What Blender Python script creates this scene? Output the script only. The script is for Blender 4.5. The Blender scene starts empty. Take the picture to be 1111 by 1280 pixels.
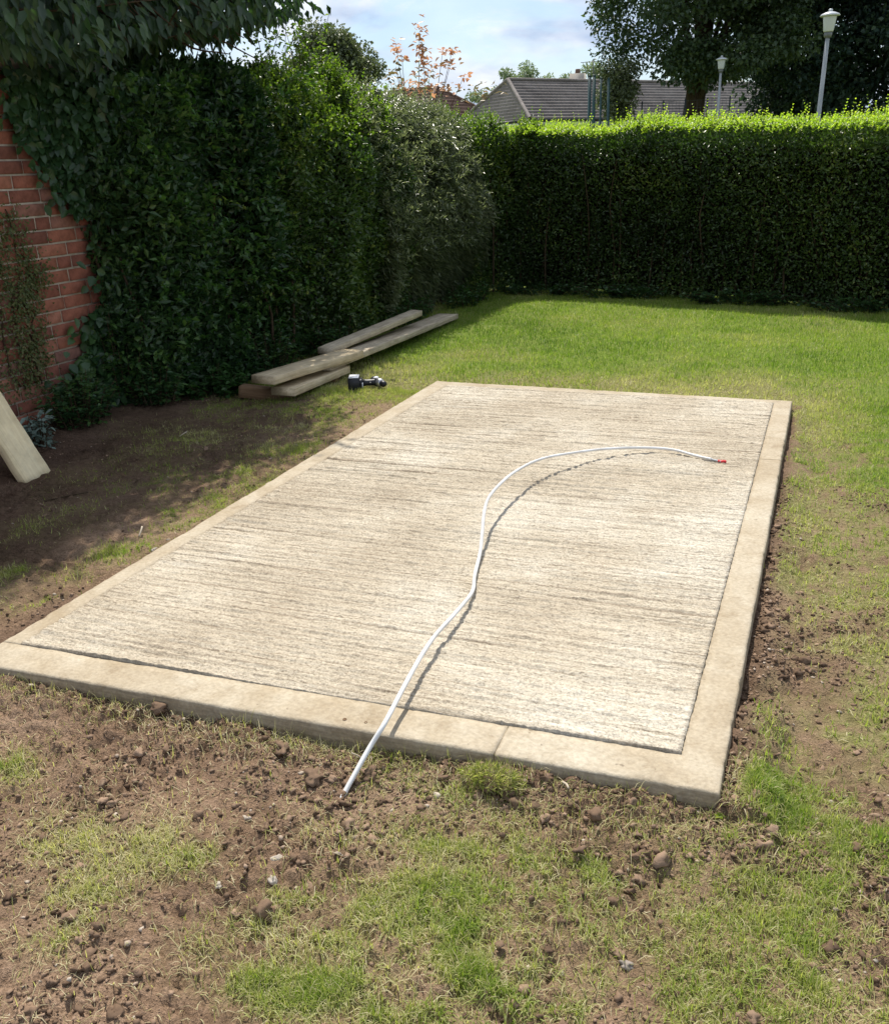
import bpy, math, random
import numpy as np
from mathutils import Vector, Matrix

# ------------------------------------------------------------------ camera, sky, sun
scene = bpy.context.scene
COL = scene.collection
rad = math.radians
YAW, PITCH, ROLL = -0.3856, 0.3545, -0.0394
cam_d = bpy.data.cameras.new("camera")
cam = bpy.data.objects.new("camera", cam_d)
COL.objects.link(cam)
cam_d.sensor_fit = 'VERTICAL'
cam_d.sensor_height = 36.0
cam_d.sensor_width = 36.0
cam_d.lens = 1164.9 / 1280.0 * 36.0
cam_d.clip_start = 0.05
cam_d.clip_end = 2000.0
fw = Vector((math.sin(YAW) * math.cos(PITCH), math.cos(YAW) * math.cos(PITCH), -math.sin(PITCH)))
r0 = Vector((math.cos(YAW), -math.sin(YAW), 0.0))
u0 = r0.cross(fw)
cr, sr = math.cos(ROLL), math.sin(ROLL)
rt = cr * r0 + sr * u0
up = -sr * r0 + cr * u0
m = Matrix((rt, up, -fw)).transposed().to_4x4()
m.translation = Vector((0, 0, 1.37))
cam.matrix_world = m
scene.camera = cam

SUN_EL, SUN_AZ = rad(57.0), rad(-30.0)          # azimuth from +Y towards +X
world = bpy.data.worlds.new("World")
scene.world = world
world.use_nodes = True
nt = world.node_tree
nt.nodes.clear()
N = nt.nodes.new
L = nt.links.new
out = N('ShaderNodeOutputWorld')
sky = N('ShaderNodeTexSky')
sky.sky_type = 'NISHITA'
sky.sun_disc = False
sky.sun_elevation = SUN_EL
sky.sun_rotation = SUN_AZ
sky.air_density = 1.0
sky.dust_density = 0.6
sky.ozone_density = 2.5
bg1 = N('ShaderNodeBackground'); bg1.inputs[1].default_value = 0.10
bg2 = N('ShaderNodeBackground'); bg2.inputs[0].default_value = (0.78, 0.84, 0.95, 1); bg2.inputs[1].default_value = 0.92
L(sky.outputs[0], bg1.inputs[0])
tc = N('ShaderNodeTexCoord')
mp = N('ShaderNodeMapping'); mp.inputs['Scale'].default_value = (1.0, 1.0, 2.6); mp.inputs['Location'].default_value = (0.37, 0.1, 0.22)
L(tc.outputs['Generated'], mp.inputs[0])
n1 = N('ShaderNodeTexNoise'); n1.inputs['Scale'].default_value = 5.2; n1.inputs['Detail'].default_value = 9; n1.inputs['Roughness'].default_value = 0.58; n1.inputs['Distortion'].default_value = 0.35
L(mp.outputs[0], n1.inputs[0])
rmp = N('ShaderNodeValToRGB')
rmp.color_ramp.elements[0].position = 0.42; rmp.color_ramp.elements[0].color = (0.22, 0.22, 0.22, 1)
rmp.color_ramp.elements[1].position = 0.54; rmp.color_ramp.elements[1].color = (1, 1, 1, 1)
L(n1.outputs[0], rmp.inputs[0])
n2 = N('ShaderNodeTexNoise'); n2.inputs['Scale'].default_value = 9.0; n2.inputs['Detail'].default_value = 6
L(mp.outputs[0], n2.inputs[0])
r2 = N('ShaderNodeValToRGB')
r2.color_ramp.elements[0].position = 0.35; r2.color_ramp.elements[0].color = (0.42, 0.52, 0.70, 1)
r2.color_ramp.elements[1].position = 0.65; r2.color_ramp.elements[1].color = (0.95, 0.97, 1.0, 1)
L(n2.outputs[0], r2.inputs[0]); L(r2.outputs[0], bg2.inputs[0])
mix = N('ShaderNodeMixShader')
L(rmp.outputs[0], mix.inputs[0]); L(bg1.outputs[0], mix.inputs[1]); L(bg2.outputs[0], mix.inputs[2])
L(mix.outputs[0], out.inputs[0])

sun_d = bpy.data.lights.new("sun", 'SUN')
sun_d.energy = 4.6
sun_d.angle = rad(0.53)
sun_d.color = (1.0, 0.94, 0.84)
sun = bpy.data.objects.new("sun", sun_d)
COL.objects.link(sun)
SV = Vector((math.sin(SUN_AZ) * math.cos(SUN_EL), math.cos(SUN_AZ) * math.cos(SUN_EL), math.sin(SUN_EL)))
sun.rotation_euler = (-SV).to_track_quat('-Z', 'Y').to_euler()
sun.location = (-5, 8, 12)

scene.view_settings.view_transform = 'Standard'
scene.view_settings.look = 'None'
scene.view_settings.gamma = 1.0
scene.view_settings.use_curve_mapping = False
scene.view_settings.exposure = 0.42
scene.cycles.max_bounces = 6
scene.cycles.transparent_max_bounces = 4

rs = np.random.RandomState(7)
random.seed(7)

# ------------------------------------------------------------------ noise
def _hash(ix, iy, iz, seed):
    h = (ix.astype(np.int64) * 374761393 + iy.astype(np.int64) * 668265263 + iz.astype(np.int64) * 2147483647 + seed * 974634777) & 0xffffffff
    h = ((h ^ (h >> 13)) * 1274126177) & 0xffffffff
    h = ((h ^ (h >> 16)) * 2246822519) & 0xffffffff
    return ((h ^ (h >> 15)) & 0xffffff) / float(0xffffff)

def vnoise(x, y, z=None, seed=0):
    x = np.asarray(x, float); y = np.asarray(y, float)
    fx = np.floor(x); fy = np.floor(y)
    tx = x - fx; ty = y - fy
    tx = tx * tx * (3 - 2 * tx); ty = ty * ty * (3 - 2 * ty)
    if z is None:
        zz = np.zeros_like(fx)
        a = _hash(fx, fy, zz, seed); b = _hash(fx + 1, fy, zz, seed)
        c = _hash(fx, fy + 1, zz, seed); d = _hash(fx + 1, fy + 1, zz, seed)
        return (a * (1 - tx) + b * tx) * (1 - ty) + (c * (1 - tx) + d * tx) * ty
    z = np.asarray(z, float); fz = np.floor(z); tz = z - fz; tz = tz * tz * (3 - 2 * tz)
    r = 0
    for k, wz in ((0, 1 - tz), (1, tz)):
        a = _hash(fx, fy, fz + k, seed); b = _hash(fx + 1, fy, fz + k, seed)
        c = _hash(fx, fy + 1, fz + k, seed); d = _hash(fx + 1, fy + 1, fz + k, seed)
        r = r + wz * ((a * (1 - tx) + b * tx) * (1 - ty) + (c * (1 - tx) + d * tx) * ty)
    return r

def fbm(x, y, z=None, octs=4, seed=0, gain=0.5):
    s = 0; a = 1.0; t = 0; f = 1.0
    for k in range(octs):
        s = s + a * (vnoise(x * f, y * f, None if z is None else z * f, seed + k * 17) - 0.5)
        t += a; a *= gain; f *= 2.03
    return s / t * 2

def smooth(a, b, x):
    t = np.clip((x - a) / (b - a), 0, 1)
    return t * t * (3 - 2 * t)

# ------------------------------------------------------------------ materials
def new_mat(name):
    mt = bpy.data.materials.new(name)
    mt.use_nodes = True
    t = mt.node_tree
    t.nodes.clear()
    o = t.nodes.new('ShaderNodeOutputMaterial')
    return mt, t, o

def ramp(t, src, stops):
    r = t.nodes.new('ShaderNodeValToRGB')
    cr_ = r.color_ramp
    while len(cr_.elements) < len(stops):
        cr_.elements.new(0.5)
    for e, (p, c) in zip(cr_.elements, stops):
        e.position = p
        e.color = (c[0], c[1], c[2], 1)
    t.links.new(src, r.inputs[0])
    return r.outputs[0]

def tnoise(t, scale, detail=4, rough=0.55, vec=None, mscale=None, coord='Object', dist=0.0):
    if vec is None:
        c = t.nodes.new('ShaderNodeTexCoord')
        vec = c.outputs[coord]
    if mscale is not None:
        mm = t.nodes.new('ShaderNodeMapping')
        mm.inputs['Scale'].default_value = mscale
        t.links.new(vec, mm.inputs[0]); vec = mm.outputs[0]
    n = t.nodes.new('ShaderNodeTexNoise')
    n.inputs['Scale'].default_value = scale
    n.inputs['Detail'].default_value = detail
    n.inputs['Roughness'].default_value = rough
    n.inputs['Distortion'].default_value = dist
    t.links.new(vec, n.inputs[0])
    return n.outputs[0]

def mixc(t, fac, a, b, mode='MIX'):
    n = t.nodes.new('ShaderNodeMix'); n.data_type = 'RGBA'; n.blend_type = mode
    if isinstance(fac, (int, float)): n.inputs[0].default_value = fac
    else: t.links.new(fac, n.inputs[0])
    for i, v in ((6, a), (7, b)):
        if isinstance(v, tuple): n.inputs[i].default_value = (v[0], v[1], v[2], 1)
        else: t.links.new(v, n.inputs[i])
    return n.outputs[2]

def attr(t, name):
    a = t.nodes.new('ShaderNodeAttribute'); a.attribute_name = name
    return a.outputs['Fac']

def principled(t, o, col, rough=0.7, spec=0.4, bump=None, bstr=0.3, bdist=0.01, metal=0.0):
    p = t.nodes.new('ShaderNodeBsdfPrincipled')
    if isinstance(col, tuple): p.inputs['Base Color'].default_value = (col[0], col[1], col[2], 1)
    else: t.links.new(col, p.inputs['Base Color'])
    if isinstance(rough, (int, float)): p.inputs['Roughness'].default_value = rough
    else: t.links.new(rough, p.inputs['Roughness'])
    p.inputs['Specular IOR Level'].default_value = spec
    p.inputs['Metallic'].default_value = metal
    if bump is not None:
        b = t.nodes.new('ShaderNodeBump')
        b.inputs['Strength'].default_value = bstr
        b.inputs['Distance'].default_value = bdist
        t.links.new(bump, b.inputs['Height'])
        t.links.new(b.outputs[0], p.inputs['Normal'])
    t.links.new(p.outputs[0], o.inputs[0])
    return p

def leaf_mat(name, stops, rough=0.45, trans=0.35, tcol=None, spec=0.4):
    mt, t, o = new_mat(name)
    c = ramp(t, attr(t, 'v'), stops)
    p = principled(t, o, c, rough, spec)
    tr = t.nodes.new('ShaderNodeBsdfTranslucent')
    tc_ = mixc(t, 1.0, c, tcol or (1.5, 1.9, 0.7), 'MULTIPLY')
    t.links.new(tc_, tr.inputs[0])
    mx = t.nodes.new('ShaderNodeMixShader'); mx.inputs[0].default_value = trans
    t.links.new(p.outputs[0], mx.inputs[1]); t.links.new(tr.outputs[0], mx.inputs[2])
    t.links.new(mx.outputs[0], o.inputs[0])
    return mt

def simple(name, c1, c2, scale=8, rough=0.7, spec=0.3, mscale=None, bstr=0.0, metal=0.0, detail=5):
    mt, t, o = new_mat(name)
    n = tnoise(t, scale, detail, mscale=mscale)
    c = ramp(t, n, [(0.32, c1), (0.68, c2)])
    principled(t, o, c, rough, spec, n if bstr else None, bstr, 0.01, metal)
    return mt

M = {}
# ground: soil and thatch, mixed by the 'grass' attribute
mt, t, o = new_mat('soil_and_turf')
na = tnoise(t, 2.2, 6, 0.6)
nb = tnoise(t, 38, 6, 0.7)
nc = tnoise(t, 170, 3, 0.7)
soil = ramp(t, na, [(0.30, (0.190, 0.124, 0.080)), (0.50, (0.270, 0.180, 0.120)), (0.70, (0.360, 0.250, 0.172))])
soil = mixc(t, 0.75, soil, ramp(t, nb, [(0.30, (0.50, 0.46, 0.42)), (0.50, (1.0, 1.0, 1.0)), (0.72, (1.4, 1.4, 1.4))]), 'MULTIPLY')
soil = mixc(t, 0.6, soil, ramp(t, nc, [(0.35, (0.42, 0.40, 0.38)), (0.62, (1.35, 1.35, 1.35))]), 'MULTIPLY')
soil = mixc(t, attr(t, 'soil_dark'), soil, mixc(t, 1.0, soil, (0.42, 0.40, 0.42), 'MULTIPLY'))
turf = ramp(t, tnoise(t, 60, 5, 0.7), [(0.30, (0.11, 0.105, 0.035)), (0.50, (0.24, 0.22, 0.09)), (0.72, (0.40, 0.35, 0.18))])
lush = ramp(t, tnoise(t, 50, 5, 0.7), [(0.30, (0.10, 0.15, 0.022)), (0.55, (0.19, 0.25, 0.045)), (0.75, (0.29, 0.33, 0.08))])
turf = mixc(t, attr(t, 'lush'), turf, lush)
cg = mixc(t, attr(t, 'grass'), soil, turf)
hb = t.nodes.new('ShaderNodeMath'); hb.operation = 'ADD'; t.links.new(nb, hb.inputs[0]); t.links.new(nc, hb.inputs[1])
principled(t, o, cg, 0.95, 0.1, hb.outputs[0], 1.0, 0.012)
M['ground'] = mt

mt, t, o = new_mat('soil_clod')
oi = t.nodes.new('ShaderNodeObjectInfo')
nb = tnoise(t, 45, 5, 0.7)
c = ramp(t, attr(t, 'v'), [(0.0, (0.110, 0.072, 0.048)), (0.5, (0.200, 0.134, 0.090)), (0.93, (0.31, 0.215, 0.150)), (1.0, (0.46, 0.40, 0.33))])
c = mixc(t, 0.6, c, ramp(t, nb, [(0.3, (0.55, 0.55, 0.55)), (0.7, (1.3, 1.3, 1.3))]), 'MULTIPLY')
principled(t, o, c, 0.95, 0.1, nb, 0.5, 0.004)
M['clod'] = mt
M['stone_pale'] = simple('pale_stone', (0.30, 0.25, 0.20), (0.50, 0.45, 0.39), 30, 0.8, bstr=0.2)
M['stone_grey'] = simple('grey_stone', (0.20, 0.17, 0.15), (0.34, 0.29, 0.25), 30, 0.85, bstr=0.3)

# concrete
mt, t, o = new_mat('tamped_concrete')
big = tnoise(t, 1.6, 5, 0.6)
streak = tnoise(t, 1.0, 8, 0.68, mscale=(0.8, 105, 1), dist=0.12)
streak2 = tnoise(t, 1.0, 6, 0.7, mscale=(14, 230, 1), dist=0.2)
fine = tnoise(t, 130, 3, 0.8)
c = ramp(t, big, [(0.30, (0.395, 0.337, 0.255)), (0.50, (0.475, 0.418, 0.328)), (0.68, (0.565, 0.520, 0.435))])
c = mixc(t, 0.8, c, ramp(t, streak, [(0.36, (0.50, 0.45, 0.41)), (0.46, (0.88, 0.87, 0.85)), (0.58, (1.10, 1.10, 1.10))]), 'MULTIPLY')
c = mixc(t, 0.7, c, ramp(t, streak2, [(0.34, (0.50, 0.46, 0.42)), (0.48, (1.0, 1.0, 1.0))]), 'MULTIPLY')
lines = tnoise(t, 1.0, 3, 0.6, mscale=(0.32, 50, 1), dist=0.1)
c = mixc(t, 0.75, c, ramp(t, lines, [(0.30, (0.52, 0.47, 0.42)), (0.39, (1.0, 1.0, 1.0)), (0.70, (1.08, 1.08, 1.08))]), 'MULTIPLY')
c = mixc(t, 0.85, c, ramp(t, fine, [(0.32, (0.50, 0.47, 0.44)), (0.48, (0.98, 0.98, 0.98)), (0.68, (1.38, 1.38, 1.38))]), 'MULTIPLY')
principled(t, o, c, 0.9, 0.2, fine, 0.9, 0.006)
M['tamped'] = mt
mt, t, o = new_mat('trowelled_concrete')
big = tnoise(t, 3.0, 7, 0.65, dist=0.4)
fine = tnoise(t, 90, 5, 0.6)
c = ramp(t, big, [(0.30, (0.315, 0.250, 0.165)), (0.50, (0.395, 0.335, 0.245)), (0.70, (0.475, 0.425, 0.335))])
c = mixc(t, 0.9, c, ramp(t, fine, [(0.3, (0.80, 0.78, 0.76)), (0.7, (1.14, 1.14, 1.14))]), 'MULTIPLY')
c = mixc(t, 0.8, c, ramp(t, tnoise(t, 11, 8, 0.75, dist=0.6), [(0.30, (0.74, 0.69, 0.62)), (0.46, (1.0, 1.0, 1.0)), (0.70, (1.10, 1.11, 1.12))]), 'MULTIPLY')
spl = ramp(t, tnoise(t, 150, 2, 0.6), [(0.66, (0, 0, 0)), (0.70, (1, 1, 1))])
splm = ramp(t, tnoise(t, 5, 4, 0.6), [(0.50, (0, 0, 0)), (0.66, (0.7, 0.7, 0.7))])
c = mixc(t, mixc(t, 1.0, spl, splm, 'MULTIPLY'), c, (0.20, 0.14, 0.095))
pit = ramp(t, tnoise(t, 46, 2, 0.5), [(0.22, (0.45, 0.42, 0.4)), (0.27, (1, 1, 1))])
c = mixc(t, 0.7, c, pit, 'MULTIPLY')
sep = t.nodes.new('ShaderNodeSeparateXYZ'); gm = t.nodes.new('ShaderNodeNewGeometry')
t.links.new(gm.outputs['Normal'], sep.inputs[0])
# side faces kept the grain of the shuttering and are darker all over
side = t.nodes.new('ShaderNodeMath'); side.operation = 'LESS_THAN'; side.inputs[1].default_value = 0.45
t.links.new(sep.outputs[2], side.inputs[0])
c = mixc(t, side.outputs[0], c, mixc(t, 1.0, c, ramp(t, tnoise(t, 6, 6, 0.7, mscale=(1, 1, 14)), [(0.35, (0.55, 0.53, 0.5)), (0.65, (0.92, 0.9, 0.86))]), 'MULTIPLY'))
principled(t, o, c, 0.8, 0.25, fine, 0.7, 0.004)
M['trowelled'] = mt

# bricks
mt, t, o = new_mat('red_brick')
oi = t.nodes.new('ShaderNodeObjectInfo')
c = ramp(t, oi.outputs['Random'], [(0.0, (0.17, 0.070, 0.052)), (0.3, (0.26, 0.098, 0.066)), (0.6, (0.32, 0.125, 0.080)), (0.85, (0.38, 0.170, 0.115)), (1.0, (0.20, 0.105, 0.085))])
n = tnoise(t, 26, 6, 0.7)
c = mixc(t, 0.7, c, ramp(t, n, [(0.3, (0.45, 0.43, 0.42)), (0.5, (1, 1, 1)), (0.72, (1.35, 1.35, 1.35))]), 'MULTIPLY')
principled(t, o, c, 0.9, 0.2, n, 0.5, 0.006)
M['brick'] = mt
M['mortar'] = simple('mortar', (0.40, 0.34, 0.27), (0.62, 0.55, 0.46), 18, 0.95, 0.1, bstr=0.5)
M['coping'] = simple('coping', (0.20, 0.15, 0.12), (0.34, 0.27, 0.22), 12, 0.95, 0.1, bstr=0.5)

def wood(name, c1, c2, knot=(0.2, 0.13, 0.07)):
    mt, t, o = new_mat(name)
    g = tnoise(t, 3.0, 8, 0.65, mscale=(14, 0.9, 22), dist=1.2)
    c = ramp(t, g, [(0.32, c1), (0.66, c2)])
    s = ramp(t, tnoise(t, 7.5, 2, 0.4, mscale=(1.4, 0.5, 1.4)), [(0.70, (1, 1, 1)), (0.76, knot)])
    c = mixc(t, 0.8, c, s, 'MULTIPLY')
    d = ramp(t, tnoise(t, 5, 5, 0.7), [(0.3, (0.66, 0.64, 0.62)), (0.6, (1.05, 1.05, 1.05))])
    c = mixc(t, 0.8, c, d, 'MULTIPLY')
    principled(t, o, c, 0.8, 0.2, g, 0.35, 0.003)
    return mt
M['wood_grey'] = wood('weathered_timber', (0.32, 0.26, 0.18), (0.58, 0.50, 0.37))
M['wood_warm'] = wood('sawn_timber', (0.42, 0.33, 0.20), (0.68, 0.57, 0.39))
M['wood_pale'] = wood('fresh_timber', (0.74, 0.60, 0.36), (0.88, 0.76, 0.50))  # fresh timber, tone raised to stand in for sun on the plank
M['wood_brown'] = wood('brown_timber', (0.13, 0.075, 0.04), (0.22, 0.14, 0.08))
M['wood_splinter'] = simple('bleached_wood', (0.34, 0.28, 0.20), (0.50, 0.43, 0.33), 40)

M['cable'] = simple('white_cable_sheath', (0.58, 0.57, 0.54), (0.78, 0.79, 0.80), 9, 0.38, 0.5)
M['cable_grey'] = simple('grey_core', (0.40, 0.42, 0.44), (0.5, 0.52, 0.54), 30, 0.5)
M['red_tape'] = simple('red_tape', (0.62, 0.03, 0.04), (0.75, 0.06, 0.06), 30, 0.4)
M['black_plastic'] = simple('black_plastic', (0.010, 0.011, 0.016), (0.02, 0.021, 0.028), 30, 0.45, 0.4)
M['white_plastic'] = simple('pale_grey_plastic', (0.55, 0.57, 0.62), (0.66, 0.68, 0.72), 30, 0.4, 0.5)
M['steel'] = simple('steel', (0.45, 0.45, 0.47), (0.62, 0.62, 0.65), 30, 0.35, 0.5, metal=0.8)
M['bark'] = simple('bark', (0.030, 0.022, 0.016), (0.085, 0.065, 0.048), 14, 0.95, 0.1, mscale=(3, 3, 0.6), bstr=0.8)
M['twig'] = simple('twig_bark', (0.035, 0.024, 0.014), (0.085, 0.060, 0.038), 20, 0.9, 0.1)
M['core'] = simple('dark_hedge_core', (0.006, 0.006, 0.004), (0.020, 0.016, 0.009), 16, 1.0, 0.0, bstr=1.0)  # near-black colour standing in for shade deep inside the hedges
M['pole_paint'] = simple('grey_pole_paint', (0.26, 0.28, 0.30), (0.34, 0.36, 0.38), 3, 0.5, 0.4)
M['lamp_white'] = simple('frosted_lamp_bowl', (0.48, 0.51, 0.54), (0.56, 0.59, 0.62), 6, 0.35, 0.5)
M['lamp_dark'] = simple('lamp_collar', (0.10, 0.11, 0.12), (0.16, 0.17, 0.18), 6, 0.5, 0.4)
M['post_green'] = simple('dark_green_paint', (0.012, 0.040, 0.045), (0.020, 0.060, 0.062), 3, 0.5, 0.4)
M['fence_wire'] = simple('fence_wire', (0.03, 0.04, 0.045), (0.05, 0.06, 0.065), 3, 0.5, 0.4)
M['render_wall'] = simple('rendered_wall', (0.44, 0.40, 0.34), (0.55, 0.51, 0.45), 5, 0.9, 0.2)
M['fascia'] = simple('white_fascia', (0.66, 0.66, 0.66), (0.76, 0.76, 0.76), 5, 0.5, 0.4)
M['gutter'] = simple('gutter', (0.02, 0.02, 0.022), (0.04, 0.04, 0.044), 5, 0.5, 0.4)
mt, t, o = new_mat('concrete_roof_tile')
c = ramp(t, tnoise(t, 1.2, 6, 0.7), [(0.3, (0.14, 0.122, 0.115)), (0.7, (0.27, 0.24, 0.225))])
c = mixc(t, 0.6, c, ramp(t, tnoise(t, 9, 4, 0.8), [(0.3, (0.6, 0.6, 0.6)), (0.7, (1.35, 1.35, 1.35))]), 'MULTIPLY')
principled(t, o, c, 0.85, 0.3)
M['roof'] = mt
mt, t, o = new_mat('brown_roof_tile')
c = ramp(t, tnoise(t, 3.2, 6, 0.7), [(0.3, (0.10, 0.058, 0.042)), (0.7, (0.20, 0.13, 0.10))])
principled(t, o, c, 0.85, 0.3)
M['roof_brown'] = mt
mt, t, o = new_mat('window_glass')
principled(t, o, (0.02, 0.025, 0.03), 0.05, 0.6)
M['glass'] = mt

# foliage
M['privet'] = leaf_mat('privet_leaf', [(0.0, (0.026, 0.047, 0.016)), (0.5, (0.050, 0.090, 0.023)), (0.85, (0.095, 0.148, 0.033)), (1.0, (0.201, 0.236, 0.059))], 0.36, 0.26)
M['privet_dark'] = leaf_mat('shaded_privet_leaf', [(0.0, (0.024, 0.041, 0.014)), (0.5, (0.044, 0.080, 0.021)), (0.85, (0.084, 0.132, 0.029)), (1.0, (0.179, 0.210, 0.053))], 0.36, 0.26)  # privet tone scaled down, puts the far hedge's shade into the colour
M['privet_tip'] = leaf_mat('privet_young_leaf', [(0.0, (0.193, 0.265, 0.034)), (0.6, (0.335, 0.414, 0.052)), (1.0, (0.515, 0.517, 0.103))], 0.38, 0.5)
M['privet_mid'] = leaf_mat('sunlit_privet_leaf', [(0.0, (0.065, 0.108, 0.018)), (0.6, (0.122, 0.180, 0.029)), (1.0, (0.216, 0.252, 0.058))], 0.38, 0.45)  # brighter privet tone, sun put into the colour of the upper shoots
M['dark_leaf'] = leaf_mat('dark_evergreen_leaf', [(0.0, (0.017, 0.043, 0.017)), (0.6, (0.041, 0.087, 0.029)), (1.0, (0.087, 0.151, 0.043))], 0.36, 0.25)
M['ivy'] = leaf_mat('ivy_leaf', [(0.0, (0.019, 0.051, 0.020)), (0.6, (0.041, 0.090, 0.031)), (1.0, (0.084, 0.152, 0.041))], 0.33, 0.2)
M['laurel'] = leaf_mat('hanging_leaf', [(0.0, (0.021, 0.047, 0.022)), (0.6, (0.041, 0.079, 0.033)), (1.0, (0.072, 0.123, 0.050))], 0.40, 0.30)
M['grey_leaf'] = leaf_mat('narrow_grey_green_leaf', [(0.0, (0.069, 0.092, 0.046)), (0.5, (0.138, 0.167, 0.086)), (1.0, (0.275, 0.298, 0.184))], 0.30, 0.36, (1.3, 1.4, 0.9), 0.5)
M['undergrowth'] = leaf_mat('undergrowth_leaf', [(0.0, (0.020, 0.055, 0.014)), (0.6, (0.045, 0.106, 0.024)), (1.0, (0.091, 0.161, 0.040))], 0.5, 0.3)
M['dusty_leaf'] = leaf_mat('dusty_leaf', [(0.0, (0.10, 0.15, 0.12)), (1.0, (0.22, 0.29, 0.25))], 0.7, 0.2, (1.2, 1.3, 1.0))
M['creeper'] = leaf_mat('creeper_leaf', [(0.0, (0.054, 0.078, 0.024)), (0.5, (0.096, 0.126, 0.038)), (1.0, (0.156, 0.132, 0.054))], 0.6, 0.2)
M['tree_leaf'] = leaf_mat('broad_tree_leaf', [(0.0, (0.031, 0.058, 0.031)), (0.6, (0.058, 0.095, 0.044)), (1.0, (0.111, 0.156, 0.060))], 0.5, 0.22, (1.3, 1.5, 0.8))
M['tree_leaf_blue'] = leaf_mat('dense_tree_leaf', [(0.0, (0.024, 0.051, 0.041)), (0.6, (0.044, 0.082, 0.058)), (1.0, (0.082, 0.133, 0.076))], 0.5, 0.18, (1.2, 1.4, 0.9))
M['tree_leaf_grey'] = leaf_mat('grey_green_tree_leaf', [(0.0, (0.075, 0.098, 0.054)), (0.6, (0.120, 0.147, 0.078)), (1.0, (0.180, 0.210, 0.112))], 0.5, 0.25, (1.3, 1.4, 0.9))
M['tree_leaf_pale'] = leaf_mat('pale_tree_leaf', [(0.0, (0.13, 0.18, 0.10)), (1.0, (0.26, 0.32, 0.19))], 0.5, 0.3, (1.3, 1.4, 0.9))
M['orange_leaf'] = leaf_mat('orange_young_leaf', [(0.0, (0.10, 0.13, 0.05)), (0.4, (0.36, 0.23, 0.13)), (0.7, (0.58, 0.32, 0.22)), (1.0, (0.66, 0.45, 0.24))], 0.4, 0.4, (1.3, 1.1, 0.9))
M['grass'] = leaf_mat('grass_blade', [(0.0, (0.103, 0.174, 0.021)), (0.30, (0.197, 0.282, 0.038)), (0.52, (0.291, 0.329, 0.080)), (0.74, (0.395, 0.367, 0.169)), (1.0, (0.564, 0.498, 0.320))], 0.5, 0.45, (1.3, 1.55, 0.6), 0.3)

# ------------------------------------------------------------------ object helpers
WL = {}
def _props(o, label=None, cat=None, group=None, kind=None):
    if label: o['label'] = label
    if cat: o['category'] = cat
    if group: o['group'] = group
    if kind: o['kind'] = kind
    return o

def thing(name, label, cat, loc=(0, 0, 0), group=None):
    o = bpy.data.objects.new(name, None)
    COL.objects.link(o)
    o.empty_display_size = 0.1
    o.location = loc
    WL[o] = np.array(loc, float)
    return _props(o, label, cat, group)

def make_mesh(name, V, F, mat, smooth_=False, v=None, extra=None):
    """V (n,3); F list of arrays (m,3)/(m,4) or python list of tuples"""
    me = bpy.data.meshes.new(name)
    V = np.asarray(V, np.float32)
    if isinstance(F, list) and (len(F) == 0 or not isinstance(F[0], np.ndarray)):
        by = {}
        for f in F: by.setdefault(len(f), []).append(f)
        F = [np.array(x, np.int32) for x in by.values()]
    elif isinstance(F, np.ndarray):
        F = [F]
    me.vertices.add(len(V)); me.vertices.foreach_set('co', V.ravel())
    tot = sum(f.size for f in F); nf = sum(len(f) for f in F)
    me.loops.add(tot); me.polygons.add(nf)
    me.loops.foreach_set('vertex_index', np.concatenate([f.ravel() for f in F]).astype(np.int32))
    sizes = np.concatenate([np.full(len(f), f.shape[1], np.int32) for f in F])
    starts = np.concatenate([[0], np.cumsum(sizes)[:-1]]).astype(np.int32)
    me.polygons.foreach_set('loop_start', starts)
    if smooth_: me.polygons.foreach_set('use_smooth', np.ones(nf, bool))
    me.update(calc_edges=True)
    if v is not None:
        a = me.attributes.new('v', 'FLOAT', 'POINT'); a.data.foreach_set('value', np.asarray(v, np.float32))
    for k, w in (extra or {}).items():
        a = me.attributes.new(k, 'FLOAT', 'POINT'); a.data.foreach_set('value', np.asarray(w, np.float32))
    if mat is not None: me.materials.append(mat)
    return me

def part(name, V, F, mat, parent=None, smooth_=False, v=None, kind=None, label=None, extra=None, loc=None):
    """V in world coordinates; the object's origin is put at loc (world) or the parent's origin"""
    V = np.asarray(V, float)
    base = WL[parent] if parent is not None else np.zeros(3)
    org = np.array(loc, float) if loc is not None else base
    me = make_mesh(name, V - org, F, mat, smooth_, v, extra)
    o = bpy.data.objects.new(name, me)
    COL.objects.link(o)
    o.location = org - base
    WL[o] = org
    if parent is not None: o.parent = parent
    return _props(o, label, None, None, kind)

def top(name, V, F, mat, label, cat, smooth_=False, v=None, group=None, kind=None, loc=(0, 0, 0), extra=None):
    o = part(name, V, F, mat, None, smooth_, v, kind, label, extra, loc)
    return _props(o, None, cat, group)

class MB:
    def __init__(s): s.V = []; s.F = []; s.n = 0; s.A = []
    def add(s, V, F, a=0.5):
        V = np.asarray(V, float)
        s.V.append(V); s.A.append(np.full(len(V), a))
        for f in F: s.F.append(tuple(int(i) + s.n for i in f))
        s.n += len(V)
    def box(s, lo, hi, R=None, o=None):
        x0, y0, z0 = lo; x1, y1, z1 = hi
        V = np.array([(x0, y0, z0), (x1, y0, z0), (x1, y1, z0), (x0, y1, z0), (x0, y0, z1), (x1, y0, z1), (x1, y1, z1), (x0, y1, z1)], float)
        if R is not None: V = V @ np.array(R).T
        if o is not None: V = V + np.array(o)
        s.add(V, [(0, 3, 2, 1), (4, 5, 6, 7), (0, 1, 5, 4), (1, 2, 6, 5), (2, 3, 7, 6), (3, 0, 4, 7)])
    def tube(s, pts, radii, n=8, cap=True):
        V, F = tube(pts, radii, n, cap); s.add(V, F)
    def build(s, name, mat, parent=None, **k):
        if not s.V: return None
        return part(name, np.concatenate(s.V), s.F, mat, parent, **k)

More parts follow.
